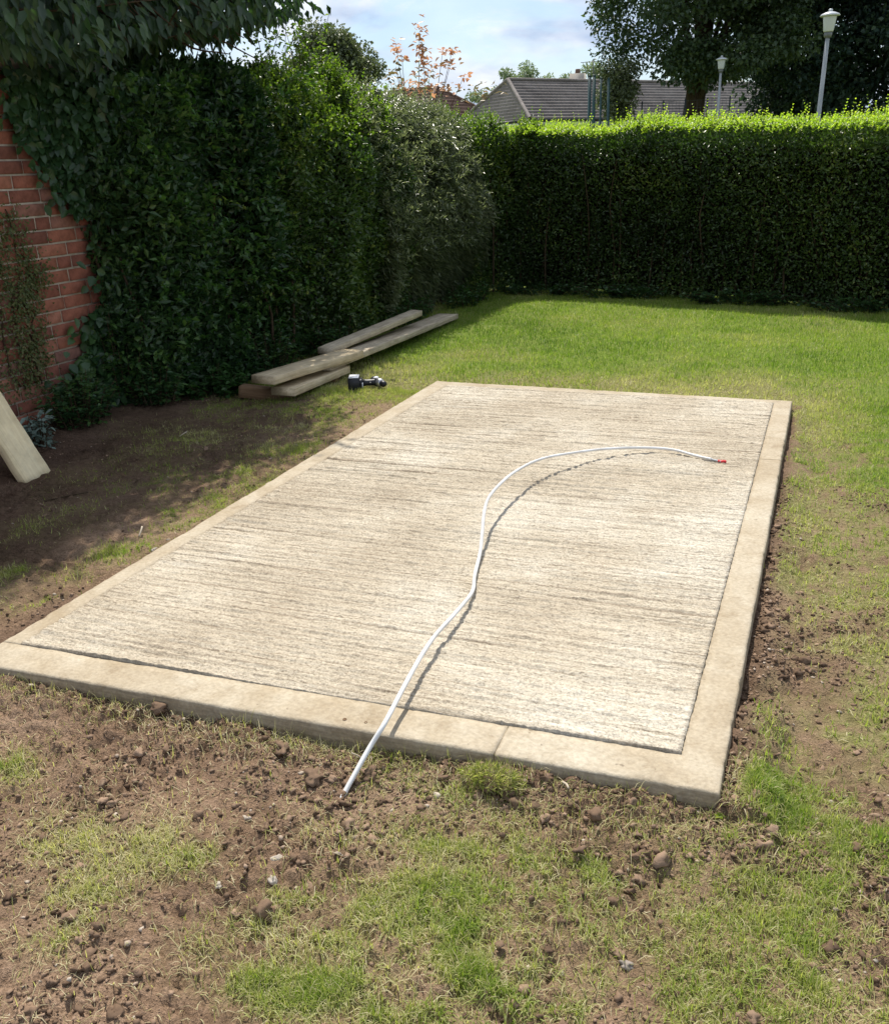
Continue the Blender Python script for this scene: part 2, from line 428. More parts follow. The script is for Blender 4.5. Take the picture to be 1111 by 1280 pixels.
def tube(pts, radii, n=8, cap=True):
    P = np.asarray(pts, float); m_ = len(P)
    rr = np.full(m_, radii, float) if np.isscalar(radii) else np.asarray(radii, float)
    T = np.gradient(P, axis=0); T /= np.linalg.norm(T, axis=1)[:, None] + 1e-12
    a = np.array([0, 0, 1.0]) if abs(T[0][2]) < 0.9 else np.array([1.0, 0, 0])
    V = []; u = np.cross(T[0], a); u /= np.linalg.norm(u)
    th = np.linspace(0, 2 * np.pi, n, endpoint=False)
    for i in range(m_):
        u = u - T[i] * (u @ T[i]); u /= np.linalg.norm(u); w = np.cross(T[i], u)
        V.append(P[i] + rr[i] * (np.cos(th)[:, None] * u + np.sin(th)[:, None] * w))
    V = np.concatenate(V); F = []
    for i in range(m_ - 1):
        for j in range(n):
            k = (j + 1) % n
            F.append((i * n + j, i * n + k, (i + 1) * n + k, (i + 1) * n + j))
    if cap:
        F.append(tuple(range(n - 1, -1, -1))); F.append(tuple((m_ - 1) * n + j for j in range(n)))
    return V, F

def lathe(profile, n=20, o=(0, 0, 0)):
    V = []; F = []; th = np.linspace(0, 2 * np.pi, n, endpoint=False)
    for r, z in profile:
        V.append(np.stack([r * np.cos(th), r * np.sin(th), np.full(n, z)], 1))
    V = np.concatenate(V) + np.array(o)
    for i in range(len(profile) - 1):
        for j in range(n):
            k = (j + 1) % n
            F.append((i * n + j, i * n + k, (i + 1) * n + k, (i + 1) * n + j))
    return V, F

def spline(ctrl, k=8):
    P = np.asarray(ctrl, float)
    Q = np.vstack([2 * P[0] - P[1], P, 2 * P[-1] - P[-2]])
    out_ = []
    for i in range(1, len(Q) - 2):
        for t_ in np.linspace(0, 1, k, endpoint=False):
            a, b, c_, d = Q[i - 1], Q[i], Q[i + 1], Q[i + 2]
            out_.append(0.5 * ((2 * b) + (-a + c_) * t_ + (2 * a - 5 * b + 4 * c_ - d) * t_ ** 2 + (-a + 3 * b - 3 * c_ + d) * t_ ** 3))
    out_.append(P[-1])
    return np.array(out_)

def norm(a):
    return a / (np.linalg.norm(a, axis=-1, keepdims=True) + 1e-9)

def leaves(C, D, Nn, ln, wd, detail=2, fold=0.25, droop=0.15):
    """leaf blades at C, pointing along D, face normal about Nn. ln, wd arrays. Returns V, F, per-vertex index of the leaf"""
    n = len(C)
    D = norm(D); S = norm(np.cross(D, Nn)); Nn = np.cross(S, D)
    ln = np.broadcast_to(ln, n)[:, None]; wd = np.broadcast_to(wd, n)[:, None]
    if detail == 2:
        V = np.stack([C, C + D * ln * 0.42 + S * wd * 0.5 + Nn * wd * fold, C + D * ln - Nn * ln * droop, C + D * ln * 0.42 - S * wd * 0.5 + Nn * wd * fold], 1)
        b = np.arange(n)[:, None] * 4
        F = np.concatenate([b + np.array([0, 1, 2]), b + np.array([0, 2, 3])])
        return V.reshape(-1, 3), F.astype(np.int32), np.repeat(np.arange(n), 4)
    V = np.stack([C, C + D * ln * 0.28 + S * wd * 0.46 + Nn * wd * fold * 0.6, C + D * ln * 0.65 + S * wd * 0.38 + Nn * (wd * fold * 0.5 - ln * droop * 0.5),
                  C + D * ln - Nn * ln * droop, C + D * ln * 0.65 - S * wd * 0.38 + Nn * (wd * fold * 0.5 - ln * droop * 0.5), C + D * ln * 0.28 - S * wd * 0.46 + Nn * wd * fold * 0.6], 1)
    b = np.arange(n)[:, None] * 6
    F = np.concatenate([b + np.array([0, 1, 2]), b + np.array([0, 2, 3]), b + np.array([0, 3, 4]), b + np.array([0, 4, 5])])
    return V.reshape(-1, 3), F.astype(np.int32), np.repeat(np.arange(n), 6)

def rnd3(n): return norm(rs.normal(size=(n, 3)))

def leafpart(name, C, D, Nn, ln, wd, mat, parent, detail=2, v=None, vlo=0.0, vhi=1.0, fold=0.25, droop=0.15):
    V, F, ix = leaves(C, D, Nn, ln, wd, detail, fold, droop)
    vv = (rs.uniform(vlo, vhi, len(C)) if v is None else np.clip(v, 0, 1))
    return part(name, V, F, mat, parent, v=vv[ix], kind='stuff')

# ------------------------------------------------------------------ ground
SLAB = dict(nl=(-2.202, 1.702), fl=(-2.256, 5.502), fr=(-0.086, 5.432), nr=(-0.099, 1.765))   # outer corners, near/far left/right
ST = 0.075                                                                                      # top of the slab
def in_slab(x, y, pad=0.0):
    t_ = np.clip((y - 1.7) / 3.8, 0, 1)
    xl = -2.202 - 0.054 * t_; xr = -0.099 + 0.013 * t_
    s_ = np.clip((x + 2.202) / 2.1, 0, 1)
    yn = 1.702 + 0.063 * s_; yf = 5.502 - 0.07 * s_
    return (x > xl - pad) & (x < xr + pad) & (y > yn - pad) & (y < yf + pad)

def slab_dist(x, y):
    dx = np.maximum(np.maximum(-2.22 - x, x + 0.092), 0)
    dy = np.maximum(np.maximum(1.72 - y, y - 5.48), 0)
    return np.hypot(dx, dy)

# turf patches: x, y, radius x, radius y, amount
PATCH = [(-1.75, 1.40, .07, .06, .9), (-1.40, 1.25, .10, .07, .85), (-1.26, 1.26, .12, .08, .9), (-1.13, 1.26, .07, .05, .85), (-1.24, 1.00, .05, .04, .6), (-1.27, 1.12, .08, .07, .8),
         (-0.61, 1.50, .13, .07, 1.), (-0.48, 1.50, .12, .06, .8), (-0.58, 1.37, .09, .08, .95), (-0.50, 1.30, .05, .05, .9), (-0.72, 1.23, .13, .09, .95), (-0.85, 1.13, .12, .06, .7),
         (-0.39, 1.19, .06, .03, .95), (-0.47, 1.22, .06, .05, .95), (-0.49, 1.09, .12, .05, 1.), (-0.25, 1.21, .07, .03, .95), (-0.70, 1.07, .22, .06, .95), (-0.30, 1.50, .10, .07, .55),
         (-0.06, 1.62, .12, .07, .6), (0.08, 1.60, .12, .10, .7), (0.20, 1.62, .12, .20, .7), (-0.13, 1.42, .12, .05, .45), (0.0, 1.30, .10, .05, .6), (0.12, 1.36, .10, .06, .6),
         (-2.72, 2.40, .06, .06, .9), (-2.45, 2.70, .14, .15, .65), (-2.43, 3.15, .13, .22, .75), (-2.48, 3.60, .16, .25, .8), (-2.45, 2.42, .10, .08, .45), (-2.58, 4.1, .2, .3, .8),
         (-2.85, 3.45, .18, .35, .35), (-2.7, 4.7, .3, .4, .75), (-3.15, 4.1, .2, .3, .5), (-3.3, 4.8, .25, .3, .45), (-2.36, 2.2, .08, .1, .5), (-3.0, 2.9, .25, .35, .22), (-3.1, 3.6, .3, .4, .22), (-2.9, 4.3, .3, .4, .22), (-3.45, 4.3, .25, .3, .22), (-2.75, 2.1, .3, .2, .4), (0.0, 2.05, .07, .3, .6), (0.06, 2.6, .10, .3, .65), (0.1, 2.3, .08, .3, .55), (-0.35, 1.42, .35, .10, .45), (0.05, 1.50, .30, .22, .5), (-0.15, 1.25, .25, .07, .5), (-0.55, 1.62, .25, .05, .35), (-0.9, 1.45, .12, .05, .25), (0.28, 2.2, .14, .5, .75), (0.05, 3.1, .12, .25, .5), (-0.0, 2.30, .05, .12, .5), (0.02, 2.8, .05, .15, .6)]

def grass_amount(x, y):
    n_ = fbm(x * 2.6, y * 2.6, None, 4, 11)
    n2_ = fbm(x * 9, y * 9, None, 3, 31)
    lawn = smooth(4.9, 5.75, y + 0.35 * n_ + 0.25 * n2_) * smooth(-4.1, -3.3, x)
    right = smooth(-0.06, 0.22, x - 0.08 * smooth(2.0, 2.5, y) * (1 - smooth(2.6, 3.1, y)) + 0.20 * n_ + 0.22 * n2_) * smooth(1.15, 2.3, y + 0.35 * n_ + 0.3 * n2_)
    right2 = smooth(-0.12, -0.02, x + 0.07 * n2_) * smooth(2.3, 3.0, y + 0.5 * n_ + 0.3 * n2_) * 0.9
    fine_ = fbm(x * 30, y * 30, None, 2, 131)
    a = np.maximum(np.maximum(lawn, right * 0.95), right2)
    for (px, py, rx, ry, am) in PATCH:
        d = ((x - px + .04 * n2_) / rx) ** 2 + ((y - py + .03 * n_) / ry) ** 2
        a = np.maximum(a, am * np.exp(-d * 0.9) * (0.72 + 0.8 * n2_ + 0.35 * n_))
    a = a * (1 - 0.85 * smooth(0.06, 0.015, slab_dist(x, y)) * (y < 5.2))
    a = a * np.where(y < 5, np.clip(0.80 + 1.1 * fine_ + 0.5 * n2_, 0.1, 1.1), 1.0)
    away = smooth(1.5, 0.8, y) * smooth(0.2, -0.4, x)
    lawn_far = smooth(11.5, 13, y)
    a = np.maximum(a, lawn_far)
    a = np.maximum(a, 0.5 * smooth(0.45, 0.9, n_ + 0.6) * smooth(0.8, 0.4, y))
    return np.clip(a, 0, 1)

def lushness(x, y):
    n_ = fbm(x * 1.3, y * 1.3, None, 4, 141)
    a = smooth(5.9, 7.0, y + 0.8 * n_) * (0.85 + 0.5 * n_)
    b = smooth(0.1, 0.5, x + 0.3 * n_) * smooth(2.5, 3.6, y) * (0.75 + 0.6 * n_)
    return np.clip(np.maximum(a, b), 0, 1)

def height(x, y):
    g_ = 0.018 * fbm(x * 1.1, y * 1.1, None, 3, 3)
    ga = np.clip(grass_amount(x, y) * 1.3, 0, 1)
    rough = 0.018 * fbm(x * 7, y * 7, None, 4, 5) + 0.016 * (0.5 - np.abs(fbm(x * 24, y * 24, None, 3, 8))) - 0.006 + (0.012 * fbm(x * 50, y * 50, None, 2, 19) + 0.008 * fbm(x * 110, y * 110, None, 1, 29)) * (0.35 + 1.1 * smooth(-.25, .3, fbm(x * 4, y * 4, None, 2, 39)))
    near = smooth(9.0, 5.0, y)
    g_ = g_ + rough * (1 - 0.65 * ga) * (0.35 + 0.65 * near)
    # heap of loose earth where the cable dives in, and along the front edge
    g_ = g_ + 0.016 * np.exp(-(((x + 1.08) / 0.14) ** 2 + ((y - 1.67) / 0.06) ** 2)) * (1 + 1.2 * fbm(x * 22, y * 22, None, 3, 44))
    g_ = g_ + 0.020 * np.exp(-(((x + 0.50) / 0.28) ** 2 + ((y - 1.74) / 0.05) ** 2)) * (1 + 1.2 * fbm(x * 22, y * 22, None, 3, 45))
    g_ = g_ + 0.020 * np.exp(-(((x - 0.02) / 0.08) ** 2)) * smooth(1.6, 1.9, y) * smooth(3.4, 2.6, y) * fbm(x * 18, y * 18, None, 3, 46)
    # bank of earth and roots under the left hedge and along the wall
    g_ = g_ + 0.07 * smooth(-3.55, -4.05, x + 0.12 * fbm(x * 3, y * 3, None, 3, 71)) * smooth(11.5, 10.5, y)
    d = slab_dist(x, y)
    g_ = g_ + np.interp(x, [-2.4, -2.2, -1.9, -1.4, -0.9, -0.45, -0.1, 0.05], [.050, .048, .036, .022, .016, .020, .030, .030]) * smooth(0.24, 0.02, d) * (y < 2.2) * (x < 0.02)
    g_ = g_ + 0.030 * smooth(0.15, 0.03, d) * (x > -0.1) * (y > 1.75)
    g_ = g_ - 0.012 * smooth(0.05, 0.0, d) * (x > -0.1)
    g_ = g_ + 0.016 * smooth(0.12, 0.0, d) * (x < -2.1) * (y > 1.7)
    g_ = np.where((d < 0.05), np.minimum(g_, 0.058), g_)
    return g_

def spaced(segs):
    o_ = [segs[0][0]]
    for a, b, st in segs:
        n_ = max(1, int(round((b - a) / st)))
        o_ += list(np.linspace(a, b, n_ + 1)[1:])
    return np.array(o_)
gx = spaced([(-900, -60, 120), (-60, -12, 4), (-12, -5.2, 0.4), (-5.2, -3.6, 0.045), (-3.6, -2.2, 0.015), (-2.2, 0.45, 0.0100), (0.45, 1.4, 0.03), (1.4, 5, 0.15), (5, 20, 1.5), (20, 60, 8), (60, 900, 120)])
gy = spaced([(-900, -60, 120), (-60, -4, 6), (-4, 0.55, 0.25), (0.55, 1.75, 0.0072), (1.75, 2.6, 0.012), (2.6, 4.2, 0.02), (4.2, 6.0, 0.028), (6.0, 11.5, 0.07), (11.5, 16, 0.4), (16, 60, 4), (60, 900, 105)])
GX, GY = np.meshgrid(gx, gy)
fx, fy = GX.ravel(), GY.ravel()
GZ = height(fx, fy)
V = np.stack([fx, fy, GZ], 1)
nx, ny = len(gx), len(gy)
idx = np.arange(nx * ny).reshape(ny, nx)
F = np.stack([idx[:-1, :-1], idx[:-1, 1:], idx[1:, 1:], idx[1:, :-1]], -1).reshape(-1, 4)
ins = in_slab(fx, fy, -0.03)
F = F[~ins[F].all(1)]
used = np.zeros(len(V), bool); used[F.ravel()] = True
remap = np.cumsum(used) - 1
soil_dark = np.clip(smooth(-2.55, -2.85, fx + 0.25 * fbm(fx * 2, fy * 2, None, 3, 91)) * smooth(6.3, 5.6, fy) * 0.85 + 0.5 * smooth(0.07, 0.02, slab_dist(fx, fy)) + 0.7 * smooth(-3.5, -3.8, fx) * (fy < 12), 0, 1)  # moist on the left; also darker beside the slab and along the hedge
gro = part('ground', V[used], remap[F].astype(np.int32), M['ground'], smooth_=True, kind='structure', extra={'grass': grass_amount(fx, fy)[used] ** 0.8, 'lush': lushness(fx, fy)[used], 'soil_dark': soil_dark[used]})
gro['label'] = 'bare brown garden soil running into a patchy green lawn'

# ------------------------------------------------------------------ soil crumbs
def ico(sub=1):
    import bmesh
    bm = bmesh.new(); bmesh.ops.create_icosphere(bm, subdivisions=sub, radius=1.0)
    V_ = np.array([v_.co[:] for v_ in bm.verts]); F_ = np.array([[l.index for l in f.verts] for f in bm.faces]); bm.free()
    return V_, F_
I1, I2, I3 = ico(1), ico(2), ico(3)

def lumps(C, size, base, seed, rough=0.35):
    bV, bF = base; n = len(C); k = len(bV)
    a = rs.uniform(0, 2 * np.pi, n); ca, sa = np.cos(a), np.sin(a)
    sc = size[:, None] * np.stack([rs.uniform(.75, 1.35, n), rs.uniform(.7, 1.1, n), rs.uniform(.5, .85, n)], 1)
    V_ = bV[None] * np.ones((n, 1, 1))
    off = rs.uniform(0, 500, (n, 1, 3))
    W_ = V_ * 1.9 + off
    f_ = 1 + rough * fbm(W_[..., 0], W_[..., 1], W_[..., 2], 2, seed) * 1.6
    V_ = V_ * f_[..., None] * sc[:, None]
    x_ = V_[..., 0] * ca[:, None] - V_[..., 1] * sa[:, None]; y_ = V_[..., 0] * sa[:, None] + V_[..., 1] * ca[:, None]
    V_ = np.stack([x_, y_, V_[..., 2]], -1) + C[:, None]
    F_ = (bF[None] + (np.arange(n) * k)[:, None, None]).reshape(-1, 3)
    return V_.reshape(-1, 3), F_.astype(np.int32), k

def scatter_xy(n, x0, x1, y0, y1, dens):
    out_ = []
    tot = 0
    while tot < n:
        x = rs.uniform(x0, x1, n * 2); y = rs.uniform(y0, y1, n * 2)
        keep = (rs.uniform(0, 1, n * 2) < dens(x, y)) & ~in_slab(x, y, 0.004)
        out_.append(np.stack([x[keep], y[keep]], 1)); tot += keep.sum()
        if len(out_) > 60: break
    return np.concatenate(out_)[:n]

def soil_dens(x, y):
    a = 1 - grass_amount(x, y) * 0.85
    heap = 0.10 + 0.9 * np.exp(-(((x + 0.98) / 0.30) ** 2 + ((y - 1.62) / 0.11) ** 2)) + 0.8 * np.exp(-(((x + 0.5) / 0.5) ** 2 + ((y - 1.72) / 0.06) ** 2)) + 0.75 * smooth(-0.05, 0.30, fbm(x * 3.5, y * 3.5, None, 3, 55)) + 0.5 * smooth(0.14, 0.03, slab_dist(x, y))
    return np.clip(a * heap, 0, 1)

XY = np.concatenate([scatter_xy(13000, -2.0, 0.4, 0.7, 1.95, soil_dens), scatter_xy(5500, -3.9, -2.0, 1.3, 5.4, soil_dens), scatter_xy(4500, -0.12, 0.45, 1.6, 4.2, soil_dens)])
sz = 0.0019 + 0.0052 * rs.uniform(0, 1, len(XY)) ** 4.0
C = np.column_stack([XY, height(XY[:, 0], XY[:, 1]) + sz * 0.25])
V, F, k = lumps(C, sz, I1, 3, 0.75)
part('soil_crumbs', V, F, M['clod'], kind='stuff', v=np.repeat(rs.uniform(0, 1, len(C)) ** 1.2, k), smooth_=False)
XY = np.concatenate([scatter_xy(420, -2.0, 0.3, 0.8, 1.9, soil_dens), scatter_xy(60, -3.2, -2.25, 1.6, 5.0, soil_dens), scatter_xy(110, -0.1, 0.3, 1.7, 3.6, soil_dens)])
sz = 0.005 + 0.009 * rs.uniform(0, 1, len(XY)) ** 2.6
C = np.column_stack([XY, height(XY[:, 0], XY[:, 1]) + sz * 0.25])
V, F, k = lumps(C, sz, I2, 9, 1.05)
part('soil_clods', V, F, M['clod'], kind='stuff', v=np.repeat(rs.uniform(0, 0.9, len(C)), k), smooth_=False)

# ------------------------------------------------------------------ grass
def grass_obj(name, n, box, dens, hlo, hhi, wd, segs, vbias, lean=0.6, cluster=0.0):
    XY = scatter_xy(n, *box, dens)
    if cluster:
        XY = XY + 0  # even scatter
    n = len(XY)
    x, y = XY[:, 0], XY[:, 1]
    z = height(x, y) - 0.002
    h = rs.uniform(hlo, hhi, n) * (0.75 + 0.6 * vnoise(x * 11, y * 11, None, 61))
    a = rs.uniform(0, 2 * np.pi, n) + 1.6 * vnoise(x * 6, y * 6, None, 62) * 3
    tilt = np.abs(rs.normal(0, lean, n)) + 0.1
    tilt = np.clip(tilt, 0, 1.45)
    d = np.stack([np.cos(a), np.sin(a)], 1)
    s = np.stack([-d[:, 1], d[:, 0], np.zeros(n)], 1)
    b = np.column_stack([x, y, z])
    def pt(f_):
        ang = tilt * (0.35 + 0.85 * f_)
        return b + np.column_stack([d * (np.sin(ang) * h * f_)[:, None], np.cos(ang) * h * f_])
    w = (wd * rs.uniform(0.6, 1.3, n))[:, None]
    if segs == 1:
        V = np.stack([b - s * w, b + s * w, pt(1.0)], 1).reshape(-1, 3)
        F = (np.arange(n)[:, None] * 3 + np.array([0, 1, 2])).astype(np.int32); k = 3
        Fs = [F]
    else:
        m_ = pt(0.55)
        V = np.stack([b - s * w, b + s * w, m_ - s * w * 0.75, m_ + s * w * 0.75, pt(1.0)], 1).reshape(-1, 3); k = 5
        bb = np.arange(n)[:, None] * 5
        Fs = [(bb + np.array([0, 1, 3, 2])).astype(np.int32), (bb + np.array([2, 3, 4])).astype(np.int32)]
    patch = fbm(x * 1.4, y * 1.4, None, 4, 77) + 0.5 * fbm(x * 7, y * 7, None, 2, 78)
    vv = np.clip(vbias(x, y) + 0.42 * patch + rs.normal(0, 0.13, n) + (rs.uniform(0, 1, n) < 0.07) * 0.5, 0, 1)
    return part(name, V, Fs, M['grass'], kind='stuff', v=np.repeat(vv, k))

lawn_v = lambda x, y: 0.60 - 0.36 * lushness(x, y)
grass_obj('lawn_grass', 185000, (-4.0, 2.2, 5.3, 10.6), lambda x, y: grass_amount(x, y) * (0.55 + 0.45 * smooth(-0.5, 0.3, fbm(x * 5, y * 5, None, 3, 83))), 0.018, 0.040, 0.0026, 1, lawn_v, 0.75)
grass_obj('side_grass', 50000, (-0.1, 1.3, 1.2, 5.7), lambda x, y: grass_amount(x, y) ** 1.3 * (0.3 + 0.7 * smooth(-0.4, 0.35, fbm(x * 6, y * 6, None, 3, 84))), 0.014, 0.034, 0.0014, 2, lambda x, y: 0.56 + 0.12 * smooth(3.4, 2.4, y) - 0.26 * lushness(x, y), 0.95)
grass_obj('patch_grass', 42000, (-2.0, 0.45, 0.75, 1.95), lambda x, y: grass_amount(x, y) ** 1.6 * (0.35 + 0.65 * smooth(-.3, .3, fbm(x * 16, y * 16, None, 2, 144))), 0.009, 0.032, 0.0010, 2, lambda x, y: 0.72 - 0.30 * grass_amount(x, y) ** 2, 1.1)
grass_obj('shaded_grass', 42000, (-3.9, -2.2, 1.7, 5.5), lambda x, y: grass_amount(x, y) ** 1.6, 0.012, 0.030, 0.0015, 1, lambda x, y: 0.62 + 0 * x, 0.9)
grass_obj('dry_grass_wisps', 22000, (-2.2, 0.5, 0.75, 1.95), lambda x, y: np.clip(0.12 + grass_amount(x, y) + 0.5 * smooth(0.12, 0.03, slab_dist(x, y)), 0, 1), 0.012, 0.045, 0.0008, 2, lambda x, y: 0.85 + 0 * x, 1.6)

# ------------------------------------------------------------------ concrete slab
slab = thing('concrete_slab', 'large rectangular cream concrete slab with a ribbed tamped top and smooth trowelled margin', 'concrete slab', (-1.15, 3.6, 0))
O = {k_: np.array(v_) for k_, v_ in SLAB.items()}
I = dict(nl=np.array((-2.128, 1.832)), fl=np.array((-2.129, 5.385)), fr=np.array((-0.182, 5.352)), nr=np.array((-0.199, 1.885)))

def border(outer, inner, seed=0, step=0.011, chips=0.0):
    """margin bay between an outer and an inner edge polyline (same number of points), arris rounded, sides down into the soil"""
    Ao, Bi = [], []
    for i in range(len(outer) - 1):
        a0, a1, b0, b1 = [np.array(q, float) for q in (outer[i], outer[i + 1], inner[i], inner[i + 1])]
        n_ = max(2, int(np.linalg.norm(a1 - a0) / step))
        t_ = np.linspace(0, 1, n_ + 1)[:, None]
        if i: t_ = t_[1:]
        Ao.append(a0 * (1 - t_) + a1 * t_); Bi.append(b0 * (1 - t_) + b1 * t_)
    Ao = np.concatenate(Ao); Bi = np.concatenate(Bi); k_ = len(Ao)
    out_dir = norm(Ao - Bi)
    X_, Y_ = Ao[:, 0], Ao[:, 1]
    wob = 0.003 * fbm(X_ * 3, Y_ * 3, None, 3, 5) + 0.0012 * fbm(X_ * 30, Y_ * 30, None, 2, 6)
    chip = chips * smooth(0.42, 0.62, vnoise(X_ * 17, Y_ * 17, None, 33)) * smooth(0.42, 0.06, np.hypot(X_ + 0.099, Y_ - 1.765)) + 0.0016 * smooth(.62, .8, vnoise(X_ * 26, Y_ * 26, None, 37))
    rows = []
    for (du, dz) in [(0.0, -0.10), (0.0, -0.055), (-0.0005, -0.042), (0.0018, -0.036), (0.0005, -0.014), (-0.002, -0.006), (-0.005, -0.0018), (-0.011, 0.0)]:
        q = Ao + out_dir * (du + wob[:, None])
        z = ST + dz + 0.0012 * fbm(X_ * 40, Y_ * 40 + dz * 300, None, 2, 8)
        if dz > -0.04:
            q = q - out_dir * (chip * (1.7 if dz > -0.03 else .4))[:, None]
            z = z - chip * (0.7 if dz > -0.01 else 0.2)
        rows.append(np.column_stack([q, z]))
    for f_ in (0.25, 0.5, 0.75, 1.0):
        q = Ao * (1 - f_) + Bi * f_
        z = ST + 0.0016 * fbm(q[:, 0] * 9, q[:, 1] * 9, None, 3, 12)
        rows.append(np.column_stack([q, z]))
    rows.append(np.column_stack([Bi, np.full(k_, ST - 0.02)]))
    V_ = np.concatenate(rows); R_ = len(rows)
    ii = np.arange(R_ * k_).reshape(R_, k_)
    F_ = np.stack([ii[:-1, :-1], ii[:-1, 1:], ii[1:, 1:], ii[1:, :-1]], -1).reshape(-1, 4)
    return part('margin', V_, [F_.astype(np.int32), np.array([tuple(ii[:, 0]), tuple(ii[::-1, -1])], np.int32)], M['trowelled'], slab, smooth_=False)
def lerp(a, b, f): return a * (1 - f) + b * f
fa, fb = O['nl'], O['nr']
jf, jr, e_ = 0.757, 0.686, 0.0006
ji = (jf * 2.1 - .074) / 1.929
border([(-2.2035, 1.828), fa, lerp(fa, fb, jf - e_)], [I['nl'], I['nl'] + (.0006, 0), lerp(I['nl'], I['nr'], ji - e_)])
border([lerp(fa, fb, jf + e_), fb, lerp(fb, O['fr'], jr - e_ / 3)], [lerp(I['nl'], I['nr'], ji + e_), I['nr'], lerp(I['nr'], I['fr'], jr + .0006)], chips=0.007)
border([lerp(fb, O['fr'], jr + e_ / 3), O['fr'], O['fl'], (-2.2037, 1.8305)], [lerp(I['nr'], I['fr'], jr + .0016), I['fr'], I['fl'], I['nl'] + (0, .0015)])
for (px_, py_, r_) in ((-1.012, 1.772, .0042), (-0.955, 1.776, .0032)):
    V, F = lathe([(0, .0002), (r_ * .7, .0004), (r_, .0012), (r_ * 1.15, .0020), (r_ * 1.35, .0014)], 9, (px_, py_, ST))
    part('pit', V, F, M['wood_brown'], slab, smooth_=True)
# ribbed panel
nu, nv = 205, 740
uu, vv_ = np.meshgrid(np.linspace(0, 1, nu + 1), np.linspace(0, 1, nv + 1))
c00, c10, c01, c11 = I['nl'] + (.0015, .002), I['nr'] + (-.0010, .002), I['fl'] + (.0015, -.002), I['fr'] + (-.0010, -.002)
PX = (c00[0] * (1 - uu) + c10[0] * uu) * (1 - vv_) + (c01[0] * (1 - uu) + c11[0] * uu) * vv_
PY = (c00[1] * (1 - uu) + c10[1] * uu) * (1 - vv_) + (c01[1] * (1 - uu) + c11[1] * uu) * vv_
pyw = PY + 0.006 * fbm(PX * 2.5, PY * 2, None, 3, 13)
rid = 0.75 * fbm(PX * 1.1, pyw * 72, None, 2, 14, 0.7) + 0.5 * fbm(PX * 8, pyw * 110, None, 2, 24, 0.7)
rid = np.where(rid > 0, rid, rid * 1.5)
rid = rid * (0.55 + 0.75 * vnoise(PX * 2, PY * 3, None, 15))
edge_ = np.minimum(np.minimum(uu, 1 - uu) * nu, np.minimum(vv_, 1 - vv_) * nv)
ragged = 1 - smooth(0.0, 2.0, edge_)
PZ = ST + 0.0050 + 0.0066 * rid + 0.0044 * fbm(PX * 90, PY * 120, None, 2, 16) + 0.0022 * (rs.uniform(0, 1, PX.shape) - .5)
PZ = np.maximum(PZ, ST + 0.0008)
PX = PX + 0.0014 * fbm(PX * 40, PY * 40, None, 2, 17) * ragged
PY = PY + 0.0014 * fbm(PX * 40, PY * 40, None, 2, 18) * ragged
V = np.stack([PX.ravel(), PY.ravel(), PZ.ravel()], 1)
ii = np.arange(len(V)).reshape(nv + 1, nu + 1)
F = [np.stack([ii[:-1, :-1], ii[:-1, 1:], ii[1:, 1:], ii[1:, :-1]], -1).reshape(-1, 4).astype(np.int32)]
ring = np.concatenate([ii[0, :], ii[1:, -1], ii[-1, -2::-1], ii[-2:0:-1, 0]])
low = V[ring].copy(); low[:, 2] = ST - 0.015
base_i = len(V); V = np.concatenate([V, low]); nr_ = len(ring)
rr_ = np.arange(nr_)
F.append(np.stack([ring, base_i + rr_, base_i + (rr_ + 1) % nr_, ring[(rr_ + 1) % nr_]], -1)[:, ::-1].astype(np.int32)[:, ::-1])
part('ribbed_surface', V, F, M['tamped'], slab, smooth_=False)

# ------------------------------------------------------------------ cable
z0 = ST
cab = thing('power_cable', 'white cable arching out of the loose soil and across the ribbed concrete slab', 'cable', (-0.917, 1.603, 0))
def el(x, y, h): f_ = 1 - h / 1.295; return (x * f_, y * f_, z0 + h)
ctrl = [(-0.930, 1.50, -0.06), (-0.922, 1.565, 0.002), (-0.912, 1.63, 0.040), (-0.902, 1.69, 0.072), el(-0.909, 1.79, 0.036), el(-0.927, 1.92, 0.046), el(-0.943, 2.041, 0.050), el(-0.955, 2.15, 0.050), el(-0.961, 2.264, 0.047), el(-0.956, 2.42, 0.040), el(-0.958, 2.57, 0.026),
        el(-0.995, 2.70, 0.020), el(-1.043, 2.893, 0.030), el(-1.10, 3.08, 0.062), el(-1.163, 3.285, 0.098), el(-1.20, 3.45, 0.104), el(-1.21, 3.632, 0.104), el(-1.20, 3.80, 0.098), el(-1.164, 3.966, 0.088), el(-1.11, 4.07, 0.076), el(-1.038, 4.142, 0.064), el(-0.96, 4.21, 0.052), el(-0.874, 4.266, 0.042),
        el(-0.77, 4.31, 0.032), el(-0.657, 4.334, 0.026), el(-0.57, 4.322, 0.022), el(-0.501, 4.279, 0.018), el(-0.44, 4.240, 0.015), el(-0.39, 4.217, 0.014)]
P = spline(ctrl, 8)
V, F = tube(P, 0.0062, 12)
part('sheath', V, F, M['cable'], cab, smooth_=True)
e0 = P[-1]
V, F = tube(spline([e0 - (0.01, -0.004, 0), e0 + (0.02, -0.006, -0.002), e0 + (0.045, -0.014, -0.003)], 4), 0.0042, 10)
part('core', V, F, M['cable_grey'], cab, smooth_=True)
V, F = tube(spline([e0 + (0.030, -0.009, -0.002), e0 + (0.045, -0.012, -0.003), e0 + (0.066, -0.010, -0.003)], 4), [0.0050] * 4 + [0.0066] * 4 + [0.0050], 10)
part('end_tape', V, F, M['red_tape'], cab, smooth_=True)

